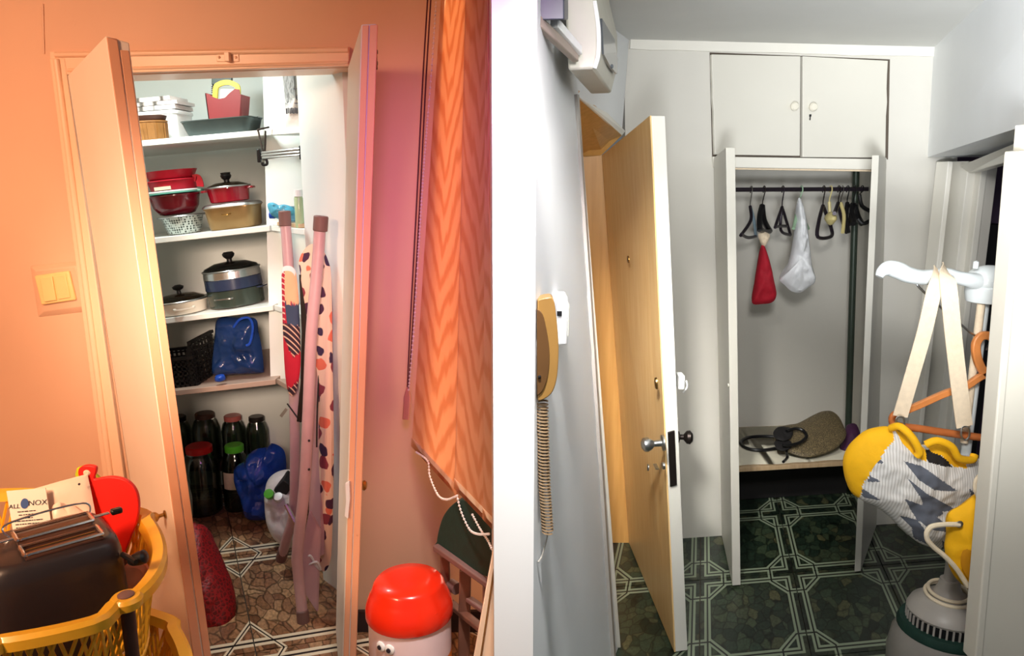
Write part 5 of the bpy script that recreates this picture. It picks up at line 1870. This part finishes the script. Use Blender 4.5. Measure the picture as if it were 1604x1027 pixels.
b.sweep([q0, q0.lerp(q1, .3), q1], [(-.5, -.5), (.5, -.5), (.5, .5), (-.5, .5)], up=(0, 1, 0), scales=[.010, .024, .024])
b.build('toggle', 'toggle', t, bevel=.003)

# ---- red lidded bin
bc = F(641, 940, .46)
t = thing('lidded_bin', 'round pale bin with a bright red domed lid and two round eyes', 'bin', V((bc.x, bc.y, .001)))
rb = sz(67, bc)
part(MB().lathe([(rb * .80, 0), (rb * .86, .02), (rb * .97, .22), (rb * .96, .43), (rb * .93, .43), (rb * .9, .03), (1e-5, .03)], 40), 'bin_body', 'bin_body', t)
part(MB().lathe([(rb * 1.0, .415), (rb * 1.02, .42), (rb * 1.02, .446), (rb * .99, .462), (rb * .90, .492), (rb * .855, .500), (rb * .82, .520), (rb * .74, .531), (rb * .4, .538), (1e-5, .539)], 48), 'lid', 'bin_red', t, sharp=50)
part(MB().lathe([(rb * .87, .06), (rb * .985, .20), (rb * .975, .30), (rb * .90, .06)], 40, sy=1.0), 'belly_band', 'bin_orange', t)
vdir = (V((0, 0, 0)) - V((bc.x, bc.y, 0))).normalized()
for dx, ang in ((-.055, 0), (-.02, 0)):
    a_ = math.atan2(-.9, -.62) if dx < -.04 else math.atan2(-.97, -.36)
    q = V((math.cos(a_) * rb * .965, math.sin(a_) * rb * .965, .372))
    nrm = V((math.cos(a_), math.sin(a_), 0))
    part(MB().lathe([(.016, -.004), (.016, .003), (.012, .006), (1e-5, .007)], 18, q, rotz_to(nrm)), 'eye', 'white_plastic', t)
    part(MB().lathe([(.007, .004), (.007, .009), (1e-5, .010)], 14, q + nrm * .0005, rotz_to(nrm)), 'pupil', 'ink', t)
part(MB().box((rb * .62, -rb * .66, .468), (.022, .016, .008), Matrix.Rotation(.5, 3, 'Z')), 'lid_latch', 'bin_red', t, bevel=.003)

# ---- dark green folding chair leaning at the right
t = thing('green_chair', 'folded chair with dark green padded back and brown legs under the blind', 'chair', V((-.20, 2.2, 0)))
yc = lambda u, v: 2.28 - (u - 690) * .0030
go = [(686, 862), (684, 848), (688, 826), (696, 805), (712, 788), (730, 786), (775, 830), (775, 915), (770, 908)]
mb_ = MB()
f3 = [P(p.x, p.y, yc(p.x, p.y)) for p in crv([(a, b, 0) for a, b in go], 4, True)]
mb_.prism(f3, (.02, .045, 0))
mb_.build('padded_back', 'chair_green', t, bevel=.012)
mb_ = MB().strap([P(682, 856, 2.285), P(776, 922, 2.02)], .022, .020, (0, 0, 1))
mb_.build('rail', 'cap_brown', t, bevel=.004)


def floor_leg(u0, v0, Y0, dx, dy, r, nm='leg'):
    a = P(u0, v0, Y0)
    MB().strap([a, V((a.x + dx, a.y + dy, .004))], r, r * .8, (0, 1, 0)).build(nm, 'chair_wood', t, bevel=.004)


floor_leg(697, 868, 2.26, .0, .03, .030)
floor_leg(729, 890, 2.19, -.015, -.02, .036)
floor_leg(764, 915, 2.06, .0, .02, .030)
MB().strap([P(700, 940, 2.27), P(762, 990, 2.05)], .028, .016, (0, 0, 1)).build('stretcher', 'chair_wood', t, bevel=.003)
MB().tube([P(706, 915, 2.262), P(716, 922, 2.235)], .020, 12).build('hinge_boss', 'cap_brown', t)
MB().strap([P(735, 938, 2.17), P(768, 962, 2.05)], .024, .014, (0, 0, 1)).build('stretcher', 'cap_brown', t, bevel=.003)
t = thing('red_stool_leg', 'small reddish tube standing on the floor right of the red lidded bin', 'tube', F(723, 1060))
# beige board leaning on the end of the middle wall
bpy.data.objects.remove(t)
a_, b_ = P(772, 862, 1.72), P(744, 1018, 1.72)
b_ = a_ + (b_ - a_) * ((a_.z - .004) / (a_.z - b_.z))
t = thing('leaning_board', 'narrow cream board edge leaning against the middle wall, bottom right of kitchen', 'board', b_)
MB().hexa([b_, b_ + V((.13, 0, 0)), b_ + V((.13, .02, 0)), b_ + V((0, .02, 0))], [a_, a_ + V((.02, 0, 0)), a_ + V((.02, .02, 0)), a_ + V((0, .02, 0))]).build('panel', 'trim_peach', t, bevel=.002)
e0_, e1_ = P(774, 890, 1.715), P(755, 1016, 1.715)
MB().tube([e0_, e0_ + (e1_ - e0_) * 1.6], .0022, 6).build('edge_seam', 'tan_wood', t)
# ------------------------------------------------------------------ hall: meter box, phone, wardrobe contents, garment steamer


t = thing('meter_box', 'white electricity meter box with grey window on the hall wall over the entrance', 'meter box', P(915, 60, 2.2))
nf = [P(u, v, 1.95) for u, v in ((884, -12), (930, -12), (937, 45), (937, 82), (931, 108), (890, 110))]
ff = [P(u, v, 2.48) for u, v in ((912, -12), (951, -12), (967, 55), (967, 105), (957, 146), (925, 147))]
MB().hexa(nf, ff).build('housing', 'beige_box', t, bevel=.006)
lp_ = [(941, 29), (961, 62), (966, 93), (965, 116), (954, 104), (944, 85)]
lq = []
for u, v in lp_:
    k = (u - 941) / 26.0
    lq.append(P(u, v, 1.98 + .44 * k) + V((.003, -.002, 0)))
MB().prism(lq, (-.006, .004, 0)).build('meter_window', 'lens', t)
cv = [P(u, v, Y) for u, v, Y in ((931, 2, 1.955), (937, 45, 1.953), (937, 84, 1.953), (931, 107, 1.953))]
MB().tube(crv(cv, 6), .006, 8).build('cover_seam', 'white_plastic', t)
MB().ball(P(955, 104, 2.24) + V((.004, 0, 0)), .007, 10).build('screw', 'lens', t)

t = thing('cable_trunk', 'pale cable trunking and brown conduit running up to the meter box', 'trunking', P(875, 60, 1.85))
MB().strap([P(868, 36, 1.80), P(906, 80, 1.93)], .022, .020, (1, 0, 0)).build('trunk', 'white_plastic', t, bevel=.002)
MB().strap([P(838, 30, 1.70), P(902, 90, 1.93)], .024, .016, (1, 0, 0)).build('conduit', 'brown_rail', t, bevel=.003)
t = thing('slate_box', 'slate grey box high on the hall wall at the picture top, before the meter box', 'box', P(865, 15, 1.80))
MB().hexa([P(u, v, 1.72) for u, v in ((836, 32), (884, 31), (884, -20), (836, -20))], [P(u, v, 1.88) for u, v in ((846, 32), (890, 31), (890, -16), (846, -16))]).build('box_body', 'meter_dark', t, bevel=.003)

# wall telephone
t = thing('wall_phone', 'tan wall telephone with brown handset and coiled cord on the hall wall', 'telephone', P(858, 540, 1.69))
po = [(842, 470), (856, 466), (867, 469), (872, 500), (875, 545), (873, 588), (866, 613), (853, 625), (842, 628)]
MB().prism([P(p.x, p.y, 1.662) for p in crv([(a, b, 0) for a, b in po], 4)] + [P(842, 549, 1.662)], (0, .055, 0)).build('phone_body', 'phone', t, bevel=.004)
hs = [(841, 484), (850, 492), (857, 520), (861, 555), (858, 590), (850, 612), (841, 620)]
MB().prism([P(p.x, p.y, 1.658) for p in crv([(a, b, 0) for a, b in hs], 4)], (0, .012, 0)).build('handset', 'phone_dark', t, bevel=.003)
MB().ball(P(845, 590, 1.656), .004, 8).build('handset_hole', 'black', t)
cd = []
p0, p1, p2 = P(849, 628, 1.685), P(853, 760, 1.685), P(858, 834, 1.685)
for i in range(41 * 10):
    k = i / (41 * 10)
    c = p0.lerp(p1, k * 1.6) if k < .625 else p1.lerp(p2, (k - .625) / .375)
    a = i / 10 * 2 * math.pi
    cd.append(c + V((math.cos(a) * .0125, math.sin(a) * .0125, 0)))
MB().tube(cd, .0024, 5).build('coiled_cord', 'cord', t)
MB().tube(crv([P(858, 832, 1.685), P(856, 845, 1.69), P(849, 870, 1.69), P(843, 880, 1.68)], 6), .0022, 6).build('lead', 'steamer_grey', t)
t = thing('phone_socket', 'white phone socket box on the hall wall just behind the tan telephone', 'socket', V((wallx(1.9, 1.42), 1.9, 1.42)))
zs_ = P(880, 500, 1.9).z
MB().box((wallx(1.92, zs_) + .012, 1.92, zs_), (.026, .085, .125)).build('socket_box', 'white_plastic', t, bevel=.006)
MB().box((wallx(1.92, zs_) + .027, 1.92, zs_), (.006, .065, .085)).build('socket_cover', 'beige_box', t, bevel=.003)
for k in (0,):
    MB().box((wallx(1.87, zs_) + .016, 1.874, zs_ + .02 - .03 * k), (.012, .006, .012)).build('plug_hole', 'black', t)

# ---- wardrobe: ledge with paper, things lying on it
ZL = 0.325
t = thing('wardrobe_ledge', 'low wooden ledge across the bottom of the open wardrobe', 'shelf', BW(1240, 745, .3))


def lx_(u, off):
    p = BW(u, 745, off)
    return V((p.x, p.y, ZL))


le = [lx_(1143, .06), lx_(1366, .06)]
b0_, b1_ = V((1.09, 4.16, ZL)), V((1.90, 4.25, ZL))
le[0].x = max(le[0].x, 1.10)
MB().prism([le[0], le[1], b1_, b0_], (0, 0, -.022)).build('plank', 'shelf_wood', t, bevel=.002)
MB().prism([le[0] + V((0, .33, -.03)), le[1] + V((.03, .33, -.03)), V((le[1].x + .03, le[1].y + .33, .004)), V((le[0].x, le[0].y + .33, .004))], (0, .015, 0)).build('shade_panel', 'black_matte', t)  # black panel added to give the shadow under the ledge
t = thing('shelf_paper', 'cream paper sheet covering the wardrobe ledge, front edge wavy', 'paper', V((1.5, 3.9, ZL + .002)))
n = 24
mb_ = MB()
for i in range(n):
    f0, f1 = i / n, (i + 1) / n
    e0 = le[0].lerp(le[1], .02 + .96 * f0) + V((0, .02 + .014 * noise.noise(V((f0 * 5, 0, 0))), .003))
    e1 = le[0].lerp(le[1], .02 + .96 * f1) + V((0, .02 + .014 * noise.noise(V((f1 * 5, 0, 0))), .003))
    g0, g1 = b0_.lerp(b1_, .03 + .94 * f0) + V((0, -.02, .003)), b0_.lerp(b1_, .03 + .94 * f1) + V((0, -.02, .003))
    mb_.hexa([e0, e1, g1, g0], [p + V((0, 0, .002)) for p in (e0, e1, g1, g0)])
mb_.build('sheet', 'paper', t)

t = thing('woven_bag', 'brown woven drawstring bag with black cord handles lying on the wardrobe ledge', 'bag', V((1.6, 3.8, ZL + .006)))
YV = lambda u, v: 3.63 + (718 - v) * .0040
pillow([(1212, 684), (1220, 672), (1234, 667), (1252, 664), (1276, 651), (1297, 643), (1312, 650), (1322, 668), (1325, 682), (1308, 701), (1280, 712), (1258, 715), (1236, 709), (1220, 700)], YV, .075, 5, 12, .008, 16).build('bag_body', 'woven', t)
pillow([(1211, 678), (1218, 669), (1230, 668), (1242, 672), (1240, 684), (1228, 690), (1216, 688)], lambda u, v: YV(u, v) - .06, .03, 4, 6, .012, 40).build('gathered_neck', 'black_matte', t)
pillow([(1213, 692), (1222, 688), (1238, 690), (1240, 700), (1226, 706), (1216, 702)], lambda u, v: YV(u, v) - .05, .02, 4, 6, .010, 40).build('gathered_neck', 'black_matte', t)
zc_ = ZL + .016
MB().tube(crv([F(u, v, zc_) for u, v in ((1216, 684), (1195, 683), (1172, 685), (1160, 693), (1170, 702), (1192, 705), (1216, 702))], 6), .009, 8).build('cord_handle', 'black', t)
MB().tube(crv([P(u, v, YV(u, v) - .085) for u, v in ((1232, 675), (1245, 671), (1258, 674), (1263, 684), (1252, 693), (1236, 697), (1226, 697))], 6), .008, 8).build('cord_handle', 'black', t)
MB().tube(crv([P(1232, 706, 3.66), F(1233, 716, ZL + .012), F(1227, 723, ZL + .012)], 6), .007, 8).build('cord_end', 'black', t)
t = thing('purple_bag', 'dark purple fabric bag in the right corner of the wardrobe ledge', 'bag', V((1.75, 3.9, ZL + .006)))
pillow([(1316, 704), (1320, 690), (1326, 672), (1330, 664), (1342, 665), (1350, 690), (1350, 706), (1330, 708)], lambda u, v: 3.80 + (708 - v) * .002, .045, 4, 8, .008, 20).build('bag_body', 'purple_bag', t)

# green pole
t = thing('green_pole', 'dark green vertical pole standing at the right inside the wardrobe', 'pole', V((P(1335, 480, 4.02).x, 4.02, ZL + .006)))
a_, b_ = P(1340, 300, 4.05), P(1329, 660, 4.02)
b_ = a_ + (b_ - a_) * ((a_.z - ZL - .006) / (a_.z - b_.z))
a_ = a_ + (a_ - b_) * ((1.795 - a_.z) / (a_.z - b_.z))
MB().tube([a_, b_], .017, 12).build('pole_body', 'green_pole', t)
# hanging rod
YR_ = 3.84
r0_, r1_ = P(1143, 297, YR_), P(1372, 296, YR_ + .10)
t = thing('clothes_rod', 'dark clothes rod across the top of the open wardrobe', 'rod', r0_.lerp(r1_, .5))
MB().tube([r0_, r1_], .011, 12).build('rod_body', 'rod', t)
for p in (r0_, r1_):
    MB().tube([p + V((-.004, 0, 0)), p + V((.004, 0, 0))], .02, 14).build('rod_cup', 'iron', t)


def onrod(u):
    k = (u - 1143) / (1372 - 1143)
    return r0_.lerp(r1_, k)


def hanger(u, label, m, hook_m, arms, r=.007, flat=None, drop=322):
    """arms: list of pixel polylines with a depth offset per point"""
    q = onrod(u)
    t = thing('clothes_hanger', label, 'hanger', q, group='hangers on the wardrobe rod')
    hk = []
    for i in range(12):
        a = R(-60) + i / 11 * R(240)
        hk.append(q + V((0, math.cos(a) * .017, math.sin(a) * .017)))
    ap = P(arms[0][0][0], drop, q.y)
    MB().tube([hk[-1]] + hk[::-1][1:] + [] if False else hk + [q + V((0, -.018, -.006)), ap.lerp(q, .3), ap], .0030, 6).build('hook', hook_m, t)
    for k, ln_ in enumerate(arms):
        pts = [P(a, b, q.y + dy) for a, b, dy in ln_]
        mm = m[k % len(m)] if isinstance(m, tuple) else m
        if flat:
            MB().strap(pts, flat, .006, (0, 1, 0)).build('arm', mm, t, bevel=.002)
        else:
            MB().tube(crv(pts, 5), r, 8).build('arm', mm, t)
    return t


hanger(1176, 'pale blue hanger with dark arm, leftmost on the wardrobe rod', ('rod', 'hanger_blue'), 'chrome',
       [[(1175, 323, 0), (1176, 345, -.06), (1160, 369, -.16)], [(1175, 323, 0), (1181, 345, .06), (1184, 369, .14)], [(1161, 367, -.16), (1172, 372, 0), (1184, 370, .14)]], .008, drop=324)
hanger(1196, 'black broad hanger carrying the red cloth bag in the wardrobe', 'black', 'iron',
       [[(1194, 322, 0), (1190, 340, -.05), (1190, 360, -.12)], [(1194, 322, 0), (1197, 345, .04), (1206, 362, .12)], [(1190, 358, -.12), (1198, 363, 0), (1206, 361, .12)]], .014, drop=322)
hanger(1225, 'dark brown looped hanger between the red bag and the white bag', 'rod', 'rod',
       [[(1225, 324, 0), (1216, 350, -.09), (1214, 356, -.12)], [(1225, 324, 0), (1233, 350, .08), (1238, 367, .14)], [(1214, 356, -.12), (1222, 354, -.02), (1232, 354, .06)], [(1225, 324, 0), (1223, 360, .02), (1238, 368, .14)]], .0075, drop=324)
hanger(1254, 'pale green hanger holding the white carrier bag', 'hanger_green', 'hanger_green',
       [[(1251, 318, 0), (1248, 335, -.06), (1243, 358, -.14)], [(1251, 318, 0), (1258, 340, .06), (1266, 358, .14)]], .008, drop=318)
hanger(1289, 'dark triangular hanger just right of the white carrier bag', 'rod', 'iron',
       [[(1289, 322, 0), (1283, 345, -.09), (1281, 371, -.13), (1302, 370, .02), (1301, 354, .08), (1289, 322, 0)]], .009, drop=322)
t9 = hanger(1300, 'cream plastic hanger with a rounded body on the wardrobe rod', 'hanger_cream', 'hanger_cream',
            [[(1299, 316, 0), (1300, 335, -.01)]], .008, drop=316)
MB().lathe([(1e-5, -.035), (.012, -.028), (.026, -.004), (.024, .012), (.010, .030), (1e-5, .034)], 18, P(1301, 342, 3.88), None, sx=1, sy=1.9).build('hanger_body', 'hanger_cream', t9)
hanger(1313, 'dark hanger crossing a pale wooden one near the green pole', 'rod', 'iron',
       [[(1313, 318, 0), (1308, 332, -.08), (1307, 334, -.12)], [(1313, 318, 0), (1318, 340, .05), (1326, 364, .12)]], .010, drop=318)
hanger(1318, 'pale wooden hanger seen edge-on near the green pole', 'hanger_cream', 'chrome',
       [[(1317, 318, .0), (1322, 338, -.05), (1320, 364, -.12)]], .009, drop=318)
hanger(1327, 'black hanger hanging close to the green pole', 'black', 'black',
       [[(1327, 318, 0), (1325, 338, -.05), (1329, 364, -.10)], [(1327, 318, 0), (1332, 335, .05), (1330, 352, .1)]], .010, drop=318)
hanger(1338, 'broad black hanger partly behind the green pole', 'black', 'black',
       [[(1336, 320, 0), (1334, 335, -.05), (1337, 350, -.12)], [(1338, 320, 0), (1344, 340, .02), (1350, 350, .06)]], .015, drop=320)
hanger(1350, 'black hanger at the right end of the rod, partly behind the door edge', 'black', 'black',
       [[(1346, 305, -.02), (1350, 322, -.04), (1362, 330, -.08)], [(1344, 342, -.03), (1352, 350, -.04), (1362, 346, -.06)]], .010, drop=306)

t = thing('red_cloth_bag', 'dark red cloth bag hanging from the black hanger in the wardrobe', 'bag', P(1196, 380, 3.78))
pillow([(1193, 384), (1198, 386), (1206, 412), (1212, 440), (1216, 462), (1210, 473), (1195, 476), (1178, 474), (1182, 445), (1187, 412), (1190, 394)], 3.80, .05, 5, 10, .010, 22).build('bag_body', 'cloth_red', t)
pillow([(1188, 366), (1198, 363), (1206, 368), (1203, 378), (1197, 386), (1191, 380)], 3.80, .022, 4, 6, .006, 50).build('knot', 'strap', t)
t = thing('white_carrier_bag', 'white plastic carrier bag hanging from the pale green hanger in the wardrobe', 'bag', P(1252, 330, 3.80))
pillow([(1250, 312), (1256, 315), (1262, 340), (1267, 380), (1271, 415), (1277, 440), (1266, 450), (1254, 458), (1240, 456), (1230, 447), (1221, 437), (1233, 420), (1242, 385), (1247, 345)], 3.80, .055, 6, 12, .018, 18).build('bag_body', 'film_white', t)

# ---- garment steamer standing in the opening on the right
pb0 = F(1495, 930, .38)
YS = 2.36
ub = 1.475
t = thing('garment_steamer', 'white and grey garment steamer with upright pole, standing at the right of the hall', 'steamer', V((ub, YS, .001)))


def lathe_at(prof, name, m, n=36):
    return part(MB().lathe(prof, n), name, m, t)


lathe_at([(.150, 0), (.165, .02), (.170, .12), (.160, .19), (.142, .225), (1e-5, .225)], 'tank', 'steamer_tank')
lathe_at([(.146, .222), (.148, .232), (.140, .252), (1e-5, .252)], 'dark_band', 'chair_green')
lathe_at([(.118, .25), (.118, .285), (1e-5, .285)], 'vent_ring', 'black')
vr = MB()
for k in range(40):
    a = k / 40 * 2 * math.pi
    vr.box((math.cos(a) * .119, math.sin(a) * .119, .267), (.006, .006, .034), Matrix.Rotation(a, 3, 'Z'))
o = part(vr, 'vent_ribs', 'steamer_grey', t)
lathe_at([(.118, .284), (.122, .292), (.112, .315), (.072, .345), (.045, .362), (.034, .385), (.030, .41), (1e-5, .41)], 'base_cone', 'steamer_grey')
for k, (z, rr_) in enumerate(((.352, .070), (.366, .062))):
    part(MB().tube([(math.cos(i / 16 * math.pi) * rr_, math.sin(i / 16 * math.pi) * rr_, z + .006 * math.sin(i / 5)) for i in range(32)], .006, 8, True), 'cord_coil', 'rope', t)
zt_ = P(1552, 455, YS).z
part(MB().tube([(0, 0, .40), (0, 0, .80)], .020, 14), 'lower_pole', 'steamer_grey', t)
part(MB().tube([(0, 0, .80), (0, 0, zt_ - .0)], .015, 14), 'upper_pole', 'steamer', t)
part(MB().tube([(-.022, -.02, .90), (-.022, -.02, zt_ - .02)], .012, 10), 'hose', 'strap', t)
hc = P(1550, 440, YS)
MB().ball(hc, (sz(37, hc), sz(32, hc), sz(25, hc)), 24).build('head_dome', 'steamer', t)
MB().lathe([(sz(30, hc), -.03), (sz(33, hc), 0), (sz(33, hc), .02), (sz(20, hc), .03), (1e-5, .03)], 28, hc + V((0, 0, -.035))).build('head_collar', 'steamer', t, bevel=.002)
MB().lathe([(.008, 0), (.008, .02), (1e-5, .024)], 12, P(1528, 420, YS - .03)).build('head_button', 'steamer', t)
nz = [(1377, 433, 6), (1382, 425, 9), (1392, 420, 12), (1406, 423, 13.5), (1422, 430, 13), (1442, 434, 12), (1465, 433, 12), (1482, 431, 12), (1502, 435, 11), (1528, 440, 13), (1545, 442, 18)]
pts = crv([P(u, v, 2.26 + (u - 1377) * .0005) for u, v, _ in nz], 5)
rs = crv([(0, 0, r_) for _, _, r_ in nz], 5)
MB().tube(pts, 1.0, 16, scales=[sz(r_.z, pts[0]) for r_ in rs]).build('steam_nozzle', 'steamer', t)
hy = P(1437, 446, 2.30)
wr_ = MB().tube(crv([P(1436, 444, 2.30), P(1442, 452, 2.30), P(1470, 478, 2.31), P(1505, 508, 2.32), P(1530, 526, 2.33), P(1550, 520, 2.35)], 6), .0035, 8)
wr_.build('hanger_wire', 'steel', t)
MB().tube(crv([P(1590, 478, 2.33), P(1570, 500, 2.335), P(1552, 535, 2.34), P(1545, 548, 2.34)], 6), .0045, 8).build('hanger_wire', 'iron', t)

# wooden coat hanger on the steamer
t = thing('wooden_hanger', 'orange wooden coat hanger with long trouser bar hanging on the garment steamer', 'hanger', P(1530, 560, 2.32))
YH = 2.315


def flatw(px, Y, wpx, name, m='hanger_wood', th_=.016):
    pts = crv([P(u, v, Y) for u, v in px], 6)
    return MB().strap(pts, sz(wpx, pts[0]), th_, (0, 1, 0)).build(name, m, t, bevel=.004)


flatw([(1562, 540), (1552, 527), (1538, 526), (1529, 538), (1530, 558), (1538, 578), (1552, 592)], YH, 13, 'neck')
flatw([(1548, 584), (1532, 592), (1512, 605), (1478, 617), (1440, 634), (1410, 646)], YH, 11, 'arm')
flatw([(1545, 580), (1556, 592), (1568, 602), (1585, 620), (1610, 640)], YH, 17, 'arm')
MB().tube(crv([P(1412, 645, YH), P(1401, 650, YH), P(1398, 658, YH), P(1404, 666, YH), P(1440, 671, YH), P(1500, 680, YH), P(1560, 688, YH), P(1610, 694, YH)], 6), sz(6, P(1400, 655, YH)), 10).build('trouser_bar', mat('copper_bar', '#c9743f', .3, var=.08), t)

# webbing straps and the patterned bag
t = thing('patterned_bag', 'white bag with grey triangles and yellow ends hanging by cream straps from the steamer', 'bag', P(1440, 760, 2.26))
S_ = 2.235
MB().strap(crv([P(1470, 424, 2.300), P(1470, 437, 2.262), P(1462, 460, S_ + .02), P(1448, 520, S_ + .02), P(1428, 590, S_ + .02), P(1410, 652, S_ + .02)], 5), sz(24, P(1450, 500, S_)), .003, (0, 1, 0)).build('strap', 'strap', t)
MB().strap(crv([P(1482, 421, 2.300), P(1484, 434, 2.255), P(1488, 470, S_), P(1496, 550, S_), P(1507, 640, S_), P(1511, 668, S_)], 5), sz(26, P(1480, 500, S_)), .003, (0, 1, 0)).build('strap', 'strap', t)
for u, v in ((1410, 660), (1512, 675)):
    MB().tube(crv([P(u - 5, v - 6, S_), P(u + 5, v - 6, S_), P(u + 6, v + 8, S_), P(u, v + 14, S_), P(u - 6, v + 8, S_)], 4, True), .003, 7, True).build('clip', 'steel', t)
ol_ = [(1342, 686), (1358, 674), (1376, 669), (1394, 668), (1412, 676), (1430, 690), (1446, 697), (1462, 694), (1482, 696), (1502, 712), (1530, 716), (1548, 736), (1549, 765), (1525, 785), (1505, 800), (1494, 835), (1484, 856), (1468, 858), (1440, 850), (1418, 833), (1382, 800), (1340, 777), (1326, 756), (1321, 725), (1328, 702)]
G, Yl, Dk = 1, 2, 3
pt = [([(1401, 711), (1428, 718), (1480, 755), (1445, 753), (1421, 738)], G), ([(1405, 736), (1430, 756), (1485, 788), (1436, 786), (1425, 767)], G),
      ([(1399, 766), (1428, 778), (1480, 819), (1440, 813), (1421, 800)], G), ([(1397, 797), (1421, 800), (1454, 848), (1425, 837), (1416, 815)], G),
      ([(1339, 755), (1366, 771), (1344, 771)], G), ([(1350, 734), (1366, 742), (1348, 744)], G), ([(1498, 751), (1526, 771), (1511, 782)], G), ([(1461, 833), (1482, 850), (1468, 854)], G), ([(1362, 708), (1372, 713), (1362, 716)], G), ([(1433, 760), (1460, 790), (1438, 800), (1425, 790)], G),
      ([(1436, 700), (1455, 700), (1470, 712), (1478, 722), (1440, 714)], Dk),
      ([(1398, 655), (1390, 682), (1372, 700), (1354, 725), (1342, 750), (1341, 785), (1322, 772), (1310, 725), (1326, 680), (1360, 660)], Yl),
      ([(1394, 660), (1414, 668), (1432, 684), (1443, 700), (1437, 713), (1420, 706), (1402, 686)], Yl),
      ([(1449, 690), (1470, 687), (1492, 696), (1505, 712), (1502, 725), (1480, 722), (1462, 705), (1450, 702)], Yl)]
YBg = lambda u, v: 2.24 + abs(u - 1440) * .0003
pillow(ol_, YBg, .075, 14, 46, .012, 15, paint_=pt, cen=(1432, 764)).build('bag_body', ['bag_white', 'bag_grey', 'bag_yellow', 'black_matte'], t)
MB().tube(crv([P(1396, 670, 2.22), P(1410, 668, 2.19), P(1428, 684, 2.17), P(1440, 706, 2.165), P(1436, 714, 2.17)], 6), sz(6, P(1420, 690, 2.2)), 10).build('yellow_hem', 'bag_yellow', t)
MB().tube(crv([P(1450, 696, 2.18), P(1468, 690, 2.17), P(1490, 699, 2.17), P(1502, 717, 2.18), P(1522, 720, 2.2), P(1526, 712, 2.21)], 6), sz(6, P(1480, 690, 2.2)), 10).build('yellow_hem', 'bag_yellow', t)

t = thing('yellow_bag', 'yellow felt bag with rope handles hanging under the patterned bag by the near jamb', 'bag', P(1520, 850, 2.12))
pillow([(1552, 758), (1534, 770), (1508, 790), (1490, 800), (1484, 812), (1484, 840), (1481, 862), (1486, 885), (1498, 906), (1520, 924), (1545, 930), (1558, 900), (1560, 800)], 2.10, .045, 5, 10, .006, 20).build('felt_body', 'bag_yellow', t)
inn = mat('yellow_inside_shade', '#c98908', .85, var=.08)  # shadow inside the bag painted as a darker yellow
pillow([(1552, 815), (1536, 826), (1520, 838), (1511, 856), (1505, 872), (1507, 890), (1520, 910), (1536, 920), (1552, 920), (1558, 870)], 2.062, .010, 5, 8, .003, 20).build('lining', inn, t)
MB().tube(crv([P(u, v, 2.052) for u, v in ((1503, 821), (1480, 821), (1460, 824), (1452, 833), (1453, 845), (1463, 857), (1480, 871), (1496, 888), (1508, 905), (1516, 918))], 6), sz(4, P(1480, 850, 2.05)), 8).build('rope_handle', 'rope', t)
MB().tube(crv([P(u, v, 2.05) for u, v in ((1556, 738), (1540, 742), (1530, 752), (1529, 768), (1536, 782), (1542, 790))], 6), sz(4, P(1530, 760, 2.05)), 8).build('rope_handle', 'rope', t)
for u, v in ((1503, 821), (1541, 789)):
    MB().lathe([(.006, -.002), (.011, 0), (.006, .003)], 16, P(u, v, 2.050), Matrix.Rotation(R(90), 3, 'X')).build('eyelet', 'steel', t)

# black tall cabinet edge in the dark room
t = thing('dark_cabinet', 'tall black cabinet standing in the dark room on the right', 'cabinet', V((2.72, 3.98, 0)))
a_ = P(1546, 400, 3.9)
MB().box((a_.x - .02, 3.98, .75), (.10, .30, 1.5)).build('cabinet_body', 'black', t, bevel=.004)
MB().box((a_.x + .032, 3.86, .75), (.006, .02, 1.3)).build('door_edge', 'black_matte', t)
